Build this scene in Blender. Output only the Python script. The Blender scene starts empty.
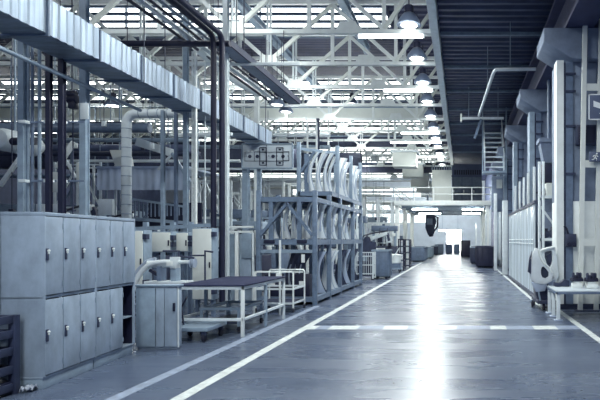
import bpy, bmesh, math, random
from mathutils import Vector, Matrix
R = random.Random(11)
S = bpy.context.scene
COL = S.collection
F, EYE, VX, VY = 540.0, 1.6, 462.0, 240.0
PI = math.pi
def P(px, py, Y): return Vector(((px-VX)*Y/F, Y, EYE-(py-VY)*Y/F))
def XX(px, Y): return (px-VX)*Y/F
def ZZ(py, Y): return EYE-(py-VY)*Y/F
ORD = ['first','second','third','fourth','fifth','sixth','seventh','eighth','ninth','tenth','eleventh','twelfth','thirteenth','fourteenth','fifteenth','sixteenth','seventeenth','eighteenth']

# ------------------------------------------------------------------ materials
def mat(name, col, rough=.5, metal=0., var=.12, scale=3., stretch=(1,1,1), bump=0., spec=.5, emit=0., ecol=None, rvar=0.):
    m = bpy.data.materials.new(name); m.use_nodes = True
    nt = m.node_tree; b = nt.nodes['Principled BSDF']
    b.inputs['Roughness'].default_value = rough
    b.inputs['Metallic'].default_value = metal
    b.inputs['Specular IOR Level'].default_value = spec
    tc = nt.nodes.new('ShaderNodeTexCoord'); mp = nt.nodes.new('ShaderNodeMapping')
    mp.inputs['Scale'].default_value = stretch
    nz = nt.nodes.new('ShaderNodeTexNoise'); nz.inputs['Scale'].default_value = scale; nz.inputs['Detail'].default_value = 6
    nz.inputs['Roughness'].default_value = .6
    nt.links.new(tc.outputs['Object'], mp.inputs['Vector']); nt.links.new(mp.outputs[0], nz.inputs['Vector'])
    rp = nt.nodes.new('ShaderNodeValToRGB')
    rp.color_ramp.elements[0].position = .3; rp.color_ramp.elements[1].position = .7
    rp.color_ramp.elements[0].color = (*[c*(1-var) for c in col], 1)
    rp.color_ramp.elements[1].color = (*[min(1, c*(1+var)) for c in col], 1)
    nt.links.new(nz.outputs['Fac'], rp.inputs['Fac']); nt.links.new(rp.outputs[0], b.inputs['Base Color'])
    if bump:
        bp = nt.nodes.new('ShaderNodeBump'); bp.inputs['Strength'].default_value = bump; bp.inputs['Distance'].default_value = .02
        nt.links.new(nz.outputs['Fac'], bp.inputs['Height']); nt.links.new(bp.outputs[0], b.inputs['Normal'])
    if rvar:
        mr = nt.nodes.new('ShaderNodeMapRange'); mr.inputs['To Min'].default_value = max(.02, rough-rvar); mr.inputs['To Max'].default_value = rough+rvar
        nt.links.new(nz.outputs['Fac'], mr.inputs['Value']); nt.links.new(mr.outputs[0], b.inputs['Roughness'])
    if emit:
        b.inputs['Emission Color'].default_value = (*(ecol or col), 1); b.inputs['Emission Strength'].default_value = emit
    return m
M = {}
M['locker'] = mat('locker paint', (.30,.37,.46), .40, 0, .2, 5, (1,1,.6))
M['steel'] = mat('blue grey steel paint', (.26,.335,.42), .42, .0, .16, 6)
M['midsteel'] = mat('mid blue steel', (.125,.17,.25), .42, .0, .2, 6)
M['rack'] = mat('rack paint', (.15,.205,.29), .4, 0, .22, 8)
M['pale'] = mat('pale steel paint', (.70,.76,.78), .45, 0, .1, 4)
M['white'] = mat('white paint', (.82,.86,.84), .5, 0, .07, 4)
M['cream'] = mat('cream panel', (.74,.77,.72), .5, 0, .06, 2)
M['dark'] = mat('dark navy paint', (.012,.014,.04), .45, 0, .2, 6)
M['dark2'] = mat('dark slate paint', (.028,.037,.078), .5, 0, .25, 6)
M['rubber'] = mat('rubber', (.01,.011,.028), .7)
M['galv'] = mat('galvanised sheet', (.36,.43,.52), .40, .75, .34, 2.2, (1,4,.15), rvar=.1)
M['galvdull'] = mat('dull galvanised sheet', (.48,.55,.66), .5, .55, .18, 3, (1,1,.3))
M['concrete'] = mat('blue grey concrete', (.19,.235,.32), .75, 0, .18, 4, bump=.15)
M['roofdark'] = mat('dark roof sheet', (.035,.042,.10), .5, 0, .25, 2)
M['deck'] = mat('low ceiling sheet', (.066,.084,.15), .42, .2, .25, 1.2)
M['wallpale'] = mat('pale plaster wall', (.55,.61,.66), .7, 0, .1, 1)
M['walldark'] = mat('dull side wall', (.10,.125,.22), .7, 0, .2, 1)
M['line'] = mat('worn white floor paint', (.66,.70,.68), .4, 0, .22, 9)
M['line2'] = mat('worn grey floor paint', (.28,.33,.43), .4, 0, .25, 9)
M['tabletop'] = mat('dark table mat', (.025,.03,.07), .85, 0, .2, 12, spec=.2)
M['carpart'] = mat('pale pressed panel', (.72,.77,.79), .28, .1, .08, 3)
M['glassy'] = mat('translucent corrugated plastic', (.52,.59,.64), .13, .0, .35, 1.5, (1,4,.08), spec=.7)
M['skylight'] = mat('daylit skylight glass', (.9,.93,.9), .3, emit=4.2, ecol=(.95,1,.95))
M['fardaylight'] = mat('daylit gate sheet', (.9,.93,.9), .3, emit=11., ecol=(.97,1,.9))
M['farwindow'] = mat('daylit far window', (.9,.93,.9), .3, emit=1.5, ecol=(.93,1,.96))
M['lamp'] = mat('lamp tube', (1,1,1), .3, emit=26., ecol=(.97,1,.92))
M['bridgetube'] = mat('bridge tube', (1,1,1), .3, emit=60., ecol=(.97,1,.92))
M['tube'] = mat('fluorescent tube', (1,1,1), .3, emit=9., ecol=(.95,1,.95))
M['refractor'] = mat('lamp refractor', (.9,.93,.9), .2, emit=6.0, ecol=(.96,1,.95))
M['shade'] = mat('lamp reflector metal', (.20,.25,.36), .3, .5)
M['signpale'] = mat('sign board', (.52,.58,.62), .5, 0, .08, 3)
M['signdark'] = mat('sign blue grey', (.10,.125,.20), .5)
M['ink'] = mat('sign ink', (.03,.035,.07), .6)
M['signwhite'] = mat('sign white', (.85,.88,.86), .5)
M['rag'] = mat('grey rag', (.4,.44,.52), .9)

def floor_material():
    m = bpy.data.materials.new('glossy worn epoxy floor'); m.use_nodes = True
    nt = m.node_tree; b = nt.nodes['Principled BSDF']; L = nt.links.new
    tc = nt.nodes.new('ShaderNodeTexCoord')
    def noise(sc, st, det=5):
        mp = nt.nodes.new('ShaderNodeMapping'); mp.inputs['Scale'].default_value = st
        n = nt.nodes.new('ShaderNodeTexNoise'); n.inputs['Scale'].default_value = sc; n.inputs['Detail'].default_value = det
        L(tc.outputs['Object'], mp.inputs['Vector']); L(mp.outputs[0], n.inputs['Vector']); return n
    a = noise(.7, (1,1,1)); c = noise(1.2, (.35,1.6,1), 4); d = noise(14, (1,1,1), 8)
    rp = nt.nodes.new('ShaderNodeValToRGB')
    rp.color_ramp.elements[0].position = .3; rp.color_ramp.elements[0].color = (.058,.078,.130,1)
    rp.color_ramp.elements[1].position = .75; rp.color_ramp.elements[1].color = (.112,.142,.205,1)
    mx = nt.nodes.new('ShaderNodeMath'); mx.operation = 'ADD'
    m2 = nt.nodes.new('ShaderNodeMath'); m2.operation = 'MULTIPLY_ADD'; m2.inputs[1].default_value = .35; m2.inputs[2].default_value = -.17
    L(d.outputs['Fac'], m2.inputs[0]); L(a.outputs['Fac'], mx.inputs[0]); L(m2.outputs[0], mx.inputs[1])
    L(mx.outputs[0], rp.inputs['Fac']); L(rp.outputs[0], b.inputs['Base Color'])
    mr = nt.nodes.new('ShaderNodeMapRange'); mr.inputs['From Min'].default_value = .3; mr.inputs['From Max'].default_value = .7
    mr.inputs['To Min'].default_value = .2; mr.inputs['To Max'].default_value = .36
    L(c.outputs['Fac'], mr.inputs['Value']); L(mr.outputs[0], b.inputs['Roughness'])
    bp = nt.nodes.new('ShaderNodeBump'); bp.inputs['Strength'].default_value = .06; bp.inputs['Distance'].default_value = .05
    L(c.outputs['Fac'], bp.inputs['Height']); L(bp.outputs[0], b.inputs['Normal'])
    b.inputs['Specular IOR Level'].default_value = .72
    return m
M['floor'] = floor_material()

# ------------------------------------------------------------------ mesh helpers
class MB:
    def __init__(s): s.v = []; s.f = []
    def add(s, vs, fs):
        k = len(s.v); s.v += [Vector(v) for v in vs]; s.f += [tuple(i+k for i in f) for f in fs]; return s
    def box(s, x0, x1, y0, y1, z0, z1):
        return s.add([(x0,y0,z0),(x1,y0,z0),(x1,y1,z0),(x0,y1,z0),(x0,y0,z1),(x1,y0,z1),(x1,y1,z1),(x0,y1,z1)],
                     [(0,3,2,1),(4,5,6,7),(0,1,5,4),(1,2,6,5),(2,3,7,6),(3,0,4,7)])
    def bar(s, a, b, w, h=None):
        a = Vector(a); b = Vector(b); h = h or w; d = (b-a).normalized()
        up = Vector((0,0,1)) if abs(d.z) < .95 else Vector((0,1,0))
        u = d.cross(up).normalized()*w/2; t = u.cross(d).normalized()*h/2
        return s.add([a-u-t,a+u-t,a+u+t,a-u+t,b-u-t,b+u-t,b+u+t,b-u+t],
                     [(0,3,2,1),(4,5,6,7),(0,1,5,4),(1,2,6,5),(2,3,7,6),(3,0,4,7)])
    def tube(s, a, b, r, n=10, r2=None): return s.path([a,b], r, n, r2)
    def path(s, pts, r, n=10, r2=None):
        pts = [Vector(p) for p in pts]; rings = []; ref = None
        for i, p in enumerate(pts):
            if i == 0: d = pts[1]-pts[0]
            elif i == len(pts)-1: d = pts[-1]-pts[-2]
            else: d = (pts[i]-pts[i-1]).normalized()+(pts[i+1]-pts[i]).normalized()
            d.normalize()
            if ref is None:
                ref = Vector((0,0,1)) if abs(d.z) < .9 else Vector((1,0,0))
            u = (ref-d*ref.dot(d)).normalized(); w = d.cross(u); ref = u
            rr = r if r2 is None else r+(r2-r)*i/(len(pts)-1)
            rings.append([p+(u*math.cos(2*PI*k/n)+w*math.sin(2*PI*k/n))*rr for k in range(n)])
        vs = [v for g in rings for v in g]; fs = []
        for i in range(len(rings)-1):
            for k in range(n):
                fs.append((i*n+k, i*n+(k+1)%n, (i+1)*n+(k+1)%n, (i+1)*n+k))
        fs.append(tuple(range(n-1,-1,-1))); fs.append(tuple((len(rings)-1)*n+k for k in range(n)))
        return s.add(vs, fs)
    def lathe(s, c, prof, n=20, axis='z'):
        c = Vector(c); vs = []; fs = []
        for r, z in prof:
            for k in range(n):
                a = 2*PI*k/n; q = (r*math.cos(a), r*math.sin(a), z)
                if axis == 'y': q = (q[0], q[2], q[1])
                if axis == 'x': q = (q[2], q[0], q[1])
                vs.append(c+Vector(q))
        m = len(prof)
        for i in range(m-1):
            for k in range(n): fs.append((i*n+k, i*n+(k+1)%n, (i+1)*n+(k+1)%n, (i+1)*n+k))
        fs.append(tuple(range(n-1,-1,-1))); fs.append(tuple((m-1)*n+k for k in range(n)))
        return s.add(vs, fs)
    def prism(s, pts, vec):
        pts = [Vector(p) for p in pts]; vec = Vector(vec); n = len(pts)
        fs = [tuple(range(n-1,-1,-1)), tuple(range(n,2*n))]+[(i,(i+1)%n,n+(i+1)%n,n+i) for i in range(n)]
        return s.add(pts+[p+vec for p in pts], fs)
    def ring(s, outer, inner, vec):
        n = len(outer); vec = Vector(vec); o = [Vector(p) for p in outer]; i_ = [Vector(p) for p in inner]
        vs = o+i_+[p+vec for p in o]+[p+vec for p in i_]; fs = []
        for k in range(n):
            j = (k+1)%n
            fs += [(k,j,n+j,n+k),(2*n+k,3*n+k,3*n+j,2*n+j),(k,2*n+k,2*n+j,j),(n+k,n+j,3*n+j,3*n+k)]
        return s.add(vs, fs)
    def sheet(s, rows, vec):
        """solid curved panel from a grid of points, thickened along vec"""
        vec = Vector(vec); a = len(rows); b = len(rows[0]); g = [Vector(p) for r in rows for p in r]; n = a*b
        fs = []
        for i in range(a-1):
            for j in range(b-1):
                q = (i*b+j, i*b+j+1, (i+1)*b+j+1, (i+1)*b+j); fs.append(q); fs.append(tuple(n+x for x in reversed(q)))
        rim = [j for j in range(b)]+[i*b+b-1 for i in range(1,a)]+[(a-1)*b+j for j in range(b-2,-1,-1)]+[i*b for i in range(a-2,0,-1)]
        for k in range(len(rim)):
            p, q = rim[k], rim[(k+1)%len(rim)]; fs.append((p, n+p, n+q, q))
        return s.add(g+[p+vec for p in g], fs)
    def build(s, name, m, root=None, bev=0, local=False, smooth=True):
        vs = s.v
        if root is not None and not local:
            inv = (Matrix.Translation(root.location) @ Matrix.Rotation(root.rotation_euler.z, 4, 'Z')).inverted()
            if root.parent is not None:
                p = root.parent
                inv = inv @ (Matrix.Translation(p.location) @ Matrix.Rotation(p.rotation_euler.z, 4, 'Z')).inverted()
            vs = [inv @ v for v in vs]
        me = bpy.data.meshes.new(name); me.from_pydata(vs, [], s.f)
        bm = bmesh.new(); bm.from_mesh(me); bmesh.ops.recalc_face_normals(bm, faces=bm.faces)
        if bev:
            es = [e for e in bm.edges if len(e.link_faces) == 2 and e.calc_face_angle(0) > .6]
            bmesh.ops.bevel(bm, geom=es, offset=bev, segments=2, affect='EDGES', profile=.5, clamp_overlap=True)
        bm.to_mesh(me); bm.free()
        me.materials.append(M[m] if isinstance(m, str) else m)
        if smooth:
            me.shade_smooth(); me.set_sharp_from_angle(angle=math.radians(38))
        o = bpy.data.objects.new(name, me); COL.objects.link(o)
        if root is not None: o.parent = root
        return o
def arc(c, r, a0, a1, n, ex, ez):
    c = Vector(c); ex = Vector(ex); ez = Vector(ez)
    return [c+ex*r*math.cos(a0+(a1-a0)*i/n)+ez*r*math.sin(a0+(a1-a0)*i/n) for i in range(n+1)]
def tag(o, label=None, cat=None, group=None, kind=None):
    if label: o['label'] = label
    if cat: o['category'] = cat
    if group: o['group'] = group
    if kind: o['kind'] = kind
    return o
def thing(name, label, cat, loc=(0,0,0), rz=0, group=None, kind=None):
    o = bpy.data.objects.new(name, None); COL.objects.link(o); o.empty_display_size = .1
    o.location = loc; o.rotation_euler = (0,0,rz)
    return tag(o, label, cat, group, kind)
def solo(mb, name, m, label, cat, group=None, bev=0, kind=None):
    xs = [v.x for v in mb.v]; ys = [v.y for v in mb.v]; z = min(v.z for v in mb.v)
    c = Vector(((min(xs)+max(xs))/2, (min(ys)+max(ys))/2, z))
    mb.v = [v-c for v in mb.v]
    o = mb.build(name, m, None, bev); o.location = c
    return tag(o, label, cat, group, kind)
def dup(root, loc, label=None, rz=None, group=None):
    r = root.copy(); COL.objects.link(r); r.location = loc
    if rz is not None: r.rotation_euler = (0,0,rz)
    if label: r['label'] = label
    if group: r['group'] = group
    for ch in list(root.children):
        c = ch.copy(); COL.objects.link(c); c.parent = r
        for g in list(ch.children):
            d = g.copy(); COL.objects.link(d); d.parent = c
    return r
def struct(mb, name, m, label=None, smooth=True):
    o = mb.build(name, m, None, smooth=smooth); o['kind'] = 'structure'
    if label: o['label'] = label
    return o

# ------------------------------------------------------------------ the hall
struct(MB().box(-44,6,-12,84,-.2,0), 'floor', 'floor', 'glossy blue grey epoxy factory floor')
FZ = .004
struct(MB().box(-2.92,-2.78,3,70,0,FZ), 'trim_1', 'line', 'bright white painted aisle line along the racks')
struct(MB().box(-3.57,-3.43,3,13.1,0,FZ), 'trim_2', 'line2', 'greyer painted line beside the lockers and table')
struct(MB().box(2.13,2.25,3,12.3,0,FZ), 'trim_3', 'line', 'white painted line under the parts trolley')
struct(MB().box(1.84,1.94,12.3,60,0,FZ), 'trim_4', 'line', 'white painted line along the plastic partition')
a = MB(); b = MB()
x = -2.78; k = 0
edges = [300+v/2 for v in (0,36,60,118,168,215,280,313,380,412,466,513,577,640)]
for i in range(len(edges)-1):
    x0, x1 = max(-2.78, XX(edges[i], 9.87)), min(2.13, XX(edges[i+1], 9.87))
    if x1 > x0: (a if i % 2 == 0 else b).box(x0, x1, 9.66, 10.06, 0, FZ)
struct(a, 'trim_5', 'line', 'white blocks of the dashed crossing line on the floor')
struct(b, 'trim_6', 'line2', 'grey gaps of the dashed crossing line on the floor')

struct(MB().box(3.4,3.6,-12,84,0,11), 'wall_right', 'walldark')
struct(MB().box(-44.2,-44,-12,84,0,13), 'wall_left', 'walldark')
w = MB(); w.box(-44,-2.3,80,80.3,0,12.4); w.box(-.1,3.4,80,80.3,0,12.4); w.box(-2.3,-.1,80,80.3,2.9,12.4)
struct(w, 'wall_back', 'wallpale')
d = struct(MB().box(-2.3,-.1,80.05,80.15,0,2.9), 'door_1', 'fardaylight', 'bright daylit gate at the far end of the aisle')
for i, (z0, z1) in enumerate(((4.2,5.5),(6.1,7.4),(8.0,9.4))):
    g = MB()
    for x in range(-25,-4,3):
        for q in range(4): g.box(x, x+2.7, 79.9, 80.0, z0+q*.33, z0+q*.33+.24)
    struct(g, 'window_%d' % (i+1), 'farwindow')

# saw-tooth roof: ribbed slopes and skylight strips
VAL, RISE, PER = 10.4, 1.6, 10.8
def ribbed(x0, x1, y0, z0, y1, z1, pitch, dep):
    L = y1-y0; n = max(1, int(L/pitch)); prof = []
    for i in range(n):
        for f, dz in ((0,0),(.35,0),(.45,dep),(.9,dep)):
            t = (i+f)/n; prof.append((y0+L*t, z0+(z1-z0)*t+dz))
    prof.append((y1, z1))
    poly = [Vector((x0,y,z)) for y, z in prof]+[Vector((x0,y1,z1+.25)), Vector((x0,y0,z0+.25))]
    m = MB(); n = len(poly); vs = poly+[p+Vector((x1-x0,0,0)) for p in poly]
    m.add(vs, [(i,(i+1)%n,n+(i+1)%n,n+i) for i in range(n)])
    return m
win = 4; trim = 7
teeth = [1.8+PER*k for k in range(-1, 8)]
for Y in teeth:
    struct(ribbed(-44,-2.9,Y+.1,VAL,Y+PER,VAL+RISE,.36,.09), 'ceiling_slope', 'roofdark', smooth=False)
    o = struct(MB().box(-44,-2.95,Y,Y+.03,VAL+.02,VAL+RISE), 'window_%d' % win, 'skylight', 'daylit skylight strip in the saw-tooth roof'); win += 1
    g = MB()
    for z in (.0,.33,.64,.97,1.30,1.62): g.box(-44,-2.9,Y-.1,Y-.005,VAL+z-.07,VAL+z+.06)
    for i in range(8): g.box(-2.96-i*5.8,-2.9-i*5.8,Y-.07,Y-.002,VAL,VAL+RISE)
    struct(g, 'trim_%d' % trim, 'midsteel'); trim += 1
# flat strip beside the gutter girder, its upstand and the low ceiling
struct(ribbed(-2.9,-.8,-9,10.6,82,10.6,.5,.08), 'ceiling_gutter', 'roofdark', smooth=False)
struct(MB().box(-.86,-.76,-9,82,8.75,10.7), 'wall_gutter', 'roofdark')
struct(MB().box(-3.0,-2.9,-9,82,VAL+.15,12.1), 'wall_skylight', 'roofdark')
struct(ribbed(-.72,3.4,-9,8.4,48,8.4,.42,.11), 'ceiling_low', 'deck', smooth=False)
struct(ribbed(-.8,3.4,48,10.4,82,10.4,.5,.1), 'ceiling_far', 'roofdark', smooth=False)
struct(MB().box(-.76,3.4,48,48.2,8.4,10.4), 'wall_step', 'walldark')
# gutter girder
t = thing('gutter_girder', 'long pale steel girder along the edge of the low ribbed ceiling', 'girder', (-.83,18,7.9))
MB().box(-.93,-.73,4,47.9,8.62,8.75).build('upper_flange', 'pale', t)
MB().box(-.86,-.80,4,48,7.98,8.62).build('web', 'steel', t)
MB().box(-.95,-.71,4,48,7.9,7.98).build('lower_flange', 'pale', t)
g = MB()
for i in range(14): g.box(-.93,-.73,5.2+3*i,5.26+3*i,7.98,8.62)
g.build('stiffener', 'steel', t)
for i in range(9):
    Y = 14.2+3.4*i
    solo(MB().box(-.70,3.38,Y,Y+.09,8.28,8.39), 'ceiling_joist', 'steel', 'pale thin joist under the low ribbed ceiling, %s counting into the hall' % ORD[i], 'joist', 'joists under the low ceiling')

# ------------------------------------------------------------------ trusses
PTS = [-.95,-2.4]+[-2.4-2.3*i for i in range(1,14)]
def make_truss(Y):
    t = thing('roof_truss', '', 'roof truss', (-16,Y,8.0), group='roof trusses')
    x1 = PTS[-1]
    MB().box(x1,-.9,Y-.07,Y+.07,7.93,8.06).build('bottom_chord', 'white', t)
    MB().box(x1,-.9,Y-.07,Y+.07,10.15,10.28).build('top_chord', 'white', t)
    for i, x in enumerate(PTS):
        if i % 2 == 0 or i < 2: MB().box(x-.06,x+.06,Y-.04,Y+.04,8.06,10.15).build('vertical', 'white', t)
        else:
            m = MB(); m.box(x-.09,x-.03,Y-.04,Y+.04,8.06,10.15); m.box(x+.03,x+.09,Y-.04,Y+.04,8.06,10.15); m.build('vertical', 'pale', t)
    for i in range(len(PTS)-1):
        a, b = PTS[i], PTS[i+1]
        za, zb = (10.13, 8.08) if i % 2 == 0 else (8.08, 10.13)
        if i == 0: za, zb = 10.13, 8.08
        MB().bar((a,Y,za),(b,Y,zb),.11,.12).build('diagonal', 'white' if i % 2 else 'cream', t)
    for x in (-3.5,PTS[3],PTS[5]):
        MB().prism([(x-.36,Y-.065,8.04),(x+.36,Y-.065,8.04),(x+.24,Y-.065,8.30),(x-.24,Y-.065,8.30)],(0,.12,0)).build('gusset', 'white', t)
    return t
TY = [16.6+3*i for i in range(14)]
tr = make_truss(TY[0])
tr['label'] = 'white lattice roof truss carrying the first big lamp and a bright tube light'
for i in range(1,14):
    dup(tr, (-16,TY[i],8.0), 'white lattice roof truss, %s in the row going into the hall' % ORD[i])

# longitudinal roof beams between trusses
for x, z, y0, y1, lab in ((-7.9,10.02,9,33,'thick blue grey beam running into the hall above the trusses'),
                          (-4.2,10.02,9,24,'shorter blue grey beam running into the hall above the white gusset'),
                          (-13.5,9.0,10,50,'blue grey beam running into the hall over the far pipes')):
    t = thing('roof_beam', lab, 'beam', (x,(y0+y1)/2,z))
    MB().box(x-.13,x+.13,y0,y1,z-.17,z-.13).build('lower_flange', 'steel', t)
    MB().box(x-.13,x+.13,y0,y1,z+.09,z+.13).build('upper_flange', 'steel', t)
    MB().box(x-.03,x+.03,y0,y1,z-.13,z+.09).build('web', 'midsteel', t)
# crane girders spanning the bay
for Y, z0, z1, m, lab in ((30.2,8.42,8.98,'cream','thick cream crane girder crossing the bay under the trusses'),
                          (38.2,8.2,8.9,'dark2','dark crane girder crossing the bay behind the cream one'),
                          (47.2,7.5,8.3,'dark2','dark crane girder crossing the bay far down the hall')):
    t = thing('crane_girder', lab, 'girder', (-16,Y,z0))
    MB().box(-34,-1.3,Y,Y+.5,z0,z1).build('box_beam', m, t)
    MB().box(-34,-1.2,Y-.1,Y+.6,z1,z1+.07).build('rail', 'steel', t)
    MB().box(-1.5,-1.0,Y-.5,Y+1,z0+.05,z1-.05).build('end_carriage', 'dark2', t)

# ------------------------------------------------------------------ high-bay lamps
def make_lamp(loc, label):
    x, y, z = loc
    t = thing('high_bay_lamp', label, 'lamp', loc, group='high-bay lamps under the trusses')
    MB().lathe((x,y,z+.37),[(.10,0),(.14,.02),(.14,.20),(.11,.23),(.05,.26)],16).build('housing', 'dark', t)
    MB().lathe((x,y,z),[(.37,0),(.365,.03),(.33,.12),(.24,.26),(.15,.36),(.12,.37),(.10,.36),(.2,.26),(.30,.11),(.345,.01)],24).build('reflector', 'shade', t)
    MB().lathe((x,y,z+.012),[(.15,-.02),(.30,-.008),(.335,.012),(.2,.014)],24).build('refractor', 'refractor', t)
    MB().lathe((x,y,z+.06),[(.10,0),(.16,.03),(.16,.09),(.08,.16)],16).build('bulb', 'lamp', t)
    MB().tube((x,y,z+.62),(x,y,z+1.6),.018,6).build('hanger', 'dark', t)
    return t
lamp = None
for i in range(11):
    Y = TY[i]; loc = (-1.6-.012*i, Y-.3, 8.08)
    lab = 'round high-bay lamp beside the gutter girder, %s counting into the hall' % ORD[i]
    if lamp is None: lamp = make_lamp(loc, lab)
    else: dup(lamp, loc, lab)
for i, (px, py, Y) in enumerate(((252,88,22.3),(277,105,25.3),(286,112,28.3),(113,106,25.3),(75,97,25.6),(175,150,40.3),(245,160,46.3),(72,146,31.3),(352,104,31.3))):
    p = P(px, py, Y)
    labs = ['high-bay lamp over the duct beside the white upright','high-bay lamp above the diagram sign, the higher of two','high-bay lamp above the diagram sign, the lower of two',
            'high-bay lamp above the spiral duct elbow','high-bay lamp behind the chain hoist','high-bay lamp glowing above the galvanised hood','high-bay lamp far off above the left end of the diagram sign','low lamp glowing between the dark downpipes','high-bay lamp between the trusses above the part rack']
    dup(lamp, p, labs[i])
# tube lights under trusses
def make_batten(x0, x1, Y, z, label):
    t = thing('batten_light', label, 'light', ((x0+x1)/2,Y,z), group='tube lights under the trusses')
    MB().box(x0,x1,Y-.06,Y+.06,z+.05,z+.11).build('housing', 'pale', t)
    for e in (x0+.3,x1-.3): MB().box(e-.02,e+.02,Y-.03,Y+.05,z+.11,z+.24).build('hanger','pale',t)
    MB().tube((x0+.05,Y,z),(x1-.05,Y,z),.055,10).build('tube', 'tube', t)
    for e in (x0+.02, x1-.02): MB().box(e-.02,e+.02,Y-.05,Y+.05,z-.05,z+.06).build('lamp_holder', 'pale', t)
for i, (x0, x1, k) in enumerate(((-3.2,-1.15,0),(-3.3,-1.2,2),(-3.6,-1.3,5),(-4.6,-1.3,6),(-4.2,-1.3,8))):
    make_batten(x0, x1, TY[k]-.08, 7.83, 'bright tube light under the %s roof truss beside the gutter girder' % ORD[k])
# lamp row light; spots short of the first truss are added key light
for i in range(-7, 8):
    Y = 16.3+3*i if i >= 0 else 16.3+3.4*i
    l = bpy.data.lights.new('lamp_light', 'SPOT'); l.energy = 680; l.spot_size = math.radians(158); l.spot_blend = .5; l.shadow_soft_size = .3
    l.color = (.94,1,.99)
    o = bpy.data.objects.new('lamp_light', l); o.location = (-1.62, Y-.35, 7.95); COL.objects.link(o)
    if i >= -1:
        for x in (-1.75, -6.5):  # uplight added to brighten the trusses; the outer row has no lamps
            l = bpy.data.lights.new('lamp_spill', 'POINT'); l.energy = 14 if x > -3 else 60; l.shadow_soft_size = .3; l.color = (.94,1,.99)
            o = bpy.data.objects.new('lamp_spill', l); o.location = (x, Y-.9, 8.3 if x > -3 else 8.0); COL.objects.link(o)
for x, Y in ((-8.8,22.3),(-8.8,28.3),(-16.5,25.3),(-8.8,36),(-8.8,6),(-9.5,13.5),(-16.5,14),(-16,34),(-8.8,46),(-8.8,56),(-1.7,64),(-1.7,72),(-12,66),(-20,50)):  # few sit at lamps; the rest are fill added for hall and end wall
    l = bpy.data.lights.new('lamp_light', 'POINT'); l.energy = 130 if Y < 60 else 1500; l.shadow_soft_size = .3
    l.color = (.94,1,.99)
    o = bpy.data.objects.new('lamp_light', l); o.location = (x, Y, 7.3); COL.objects.link(o)

# ------------------------------------------------------------------ lockers
def make_lockers(y0, n, open_last, name_label, root_loc, rz):
    t = thing('locker_unit', name_label, 'lockers', root_loc, rz, 'two-tier lockers by the aisle')
    w = .315; W = n*w; H = 1.9; D = .445
    body = MB()
    body.box(-D,-.02,0,W,.12,.14); body.box(-D,0,0,W,1.86,1.9); body.box(-D,-D+.015,0,W,.14,1.86)
    body.box(-D,0,0,.018,.14,1.86); body.box(-D,0,W-.018,W,.14,1.86)
    for i in range(1,n): body.box(-D+.02,-.025,i*w-.008,i*w+.008,.14,1.86)
    body.box(-D,-.024,0,W,.968,.997)
    body.build('body', 'locker', t, .003, local=True)
    li = MB(); li.box(-D+.02,-.04,.02,W-.02-(w if open_last else 0),.145,.96); li.box(-D+.02,-.04,.02,W-.02,1.005,1.855); 
    if open_last: li.box(-D+.016,-D+.022,W-w,W-.02,.145,.96); li.box(-D+.022,-.03,W-w+.012,W-w+.016,.145,.96); li.box(-D+.022,-.03,W-.024,W-.019,.145,.96)
    li.build('lining','dark',t,local=True)  # dark sheets put in to shade the door gaps and open niche
    MB().box(-D+.01,-.03,.01,W-.01,0,.12).build('plinth', 'steel', t, .004, local=True)
    for tier, (z0, z1, hz) in enumerate(((.152,.955,.58),(1.008,1.852,1.45))):
        for i in range(n):
            if open_last and tier == 0 and i == n-1:
                MB().box(-D+.02,-.03,i*w+.01,W-.02,.52,.535).build('shelf', 'steel', t, local=True); continue
            dr = MB().box(-.022,-.002,i*w+.006,(i+1)*w-.006,z0,z1).build('door', 'locker', t, .004, local=True)
            h = MB(); y = i*w+.035
            h.box(-.004,.010,y-.016,y+.016,hz-.07,hz+.06); h.build('lock_plate', 'dark2', dr, .003, local=True)
            h = MB(); h.lathe((.01,y,hz+.035),[(.013,0),(.013,.018),(.005,.025)],10,'x'); h.box(.012,.028,y-.006,y+.006,hz-.0,hz+.025)
            h.build('handle', 'white', dr, .003, local=True)
            g = MB(); 
            for zz in (z0+.1, z1-.1): g.tube((.002,(i+1)*w-.012,zz-.03),(.002,(i+1)*w-.012,zz+.03),.006,8)
            g.build('hinge', 'steel', dr, local=True)
    return t
A = math.radians(5.4)
p0 = Vector((-4.45,5.76,0)); dv = Vector((-math.sin(A),math.cos(A),0))
make_lockers(0,3,False,'grey two-tier locker unit beside the dark crate, all six doors shut',p0,A)
make_lockers(0,3,True,'grey two-tier locker unit with an open lower shelf next to the low cabinet',p0+dv*.95,A)
q = p0+dv*1.745+Vector((-.2,0,0))
solo(MB().lathe((q.x,q.y,.142),[(.05,0),(.07,.05),(.065,.13),(.03,.17)],14), 'grease_can', 'dark', 'dark can in the open bottom of the locker', 'can')
solo(MB().lathe((q.x,q.y,.537),[(.06,0),(.075,.03),(.075,.16),(.05,.2)],14), 'grease_can', 'dark', 'dark can on the shelf of the open locker niche', 'can')

# dark crate at left edge
t = thing('stillage_crate', 'dark slatted steel crate standing beside the lockers', 'crate', (-5.25,5.3,0))
x0,x1,y0,y1 = -5.9,-4.66,4.75,5.62
for i,(x,y) in enumerate(((x0,y0),(x1,y0),(x0,y1),(x1,y1))): MB().box(x-.035,x+.035,y-.035,y+.035,0,.82).build('corner_post', 'dark2', t, .004)
m = MB()
for z in (.09,.27,.46,.64,.79):
    m.box(x1-.03,x1+.02,y0,y1,z-.05,z+.03); m.box(x0,x1,y0-.02,y0+.03,z-.05,z+.03); m.box(x0,x1,y1-.03,y1+.02,z-.05,z+.03); m.box(x0-.02,x0+.03,y0,y1,z-.05,z+.03)
m.build('side_slats', 'dark2', t, .004)
MB().box(x0,x1,y0,y1,.10,.14).build('base_board', 'dark', t)
for i in range(3):
    MB().box(x0+.1+i*.37,x0+.4+i*.37,y0+.1,y1-.1,.14,.55).build('partition_board', 'dark', t)
m = MB(); c = Vector((-4.57,5.68,0)); rows = []
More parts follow.
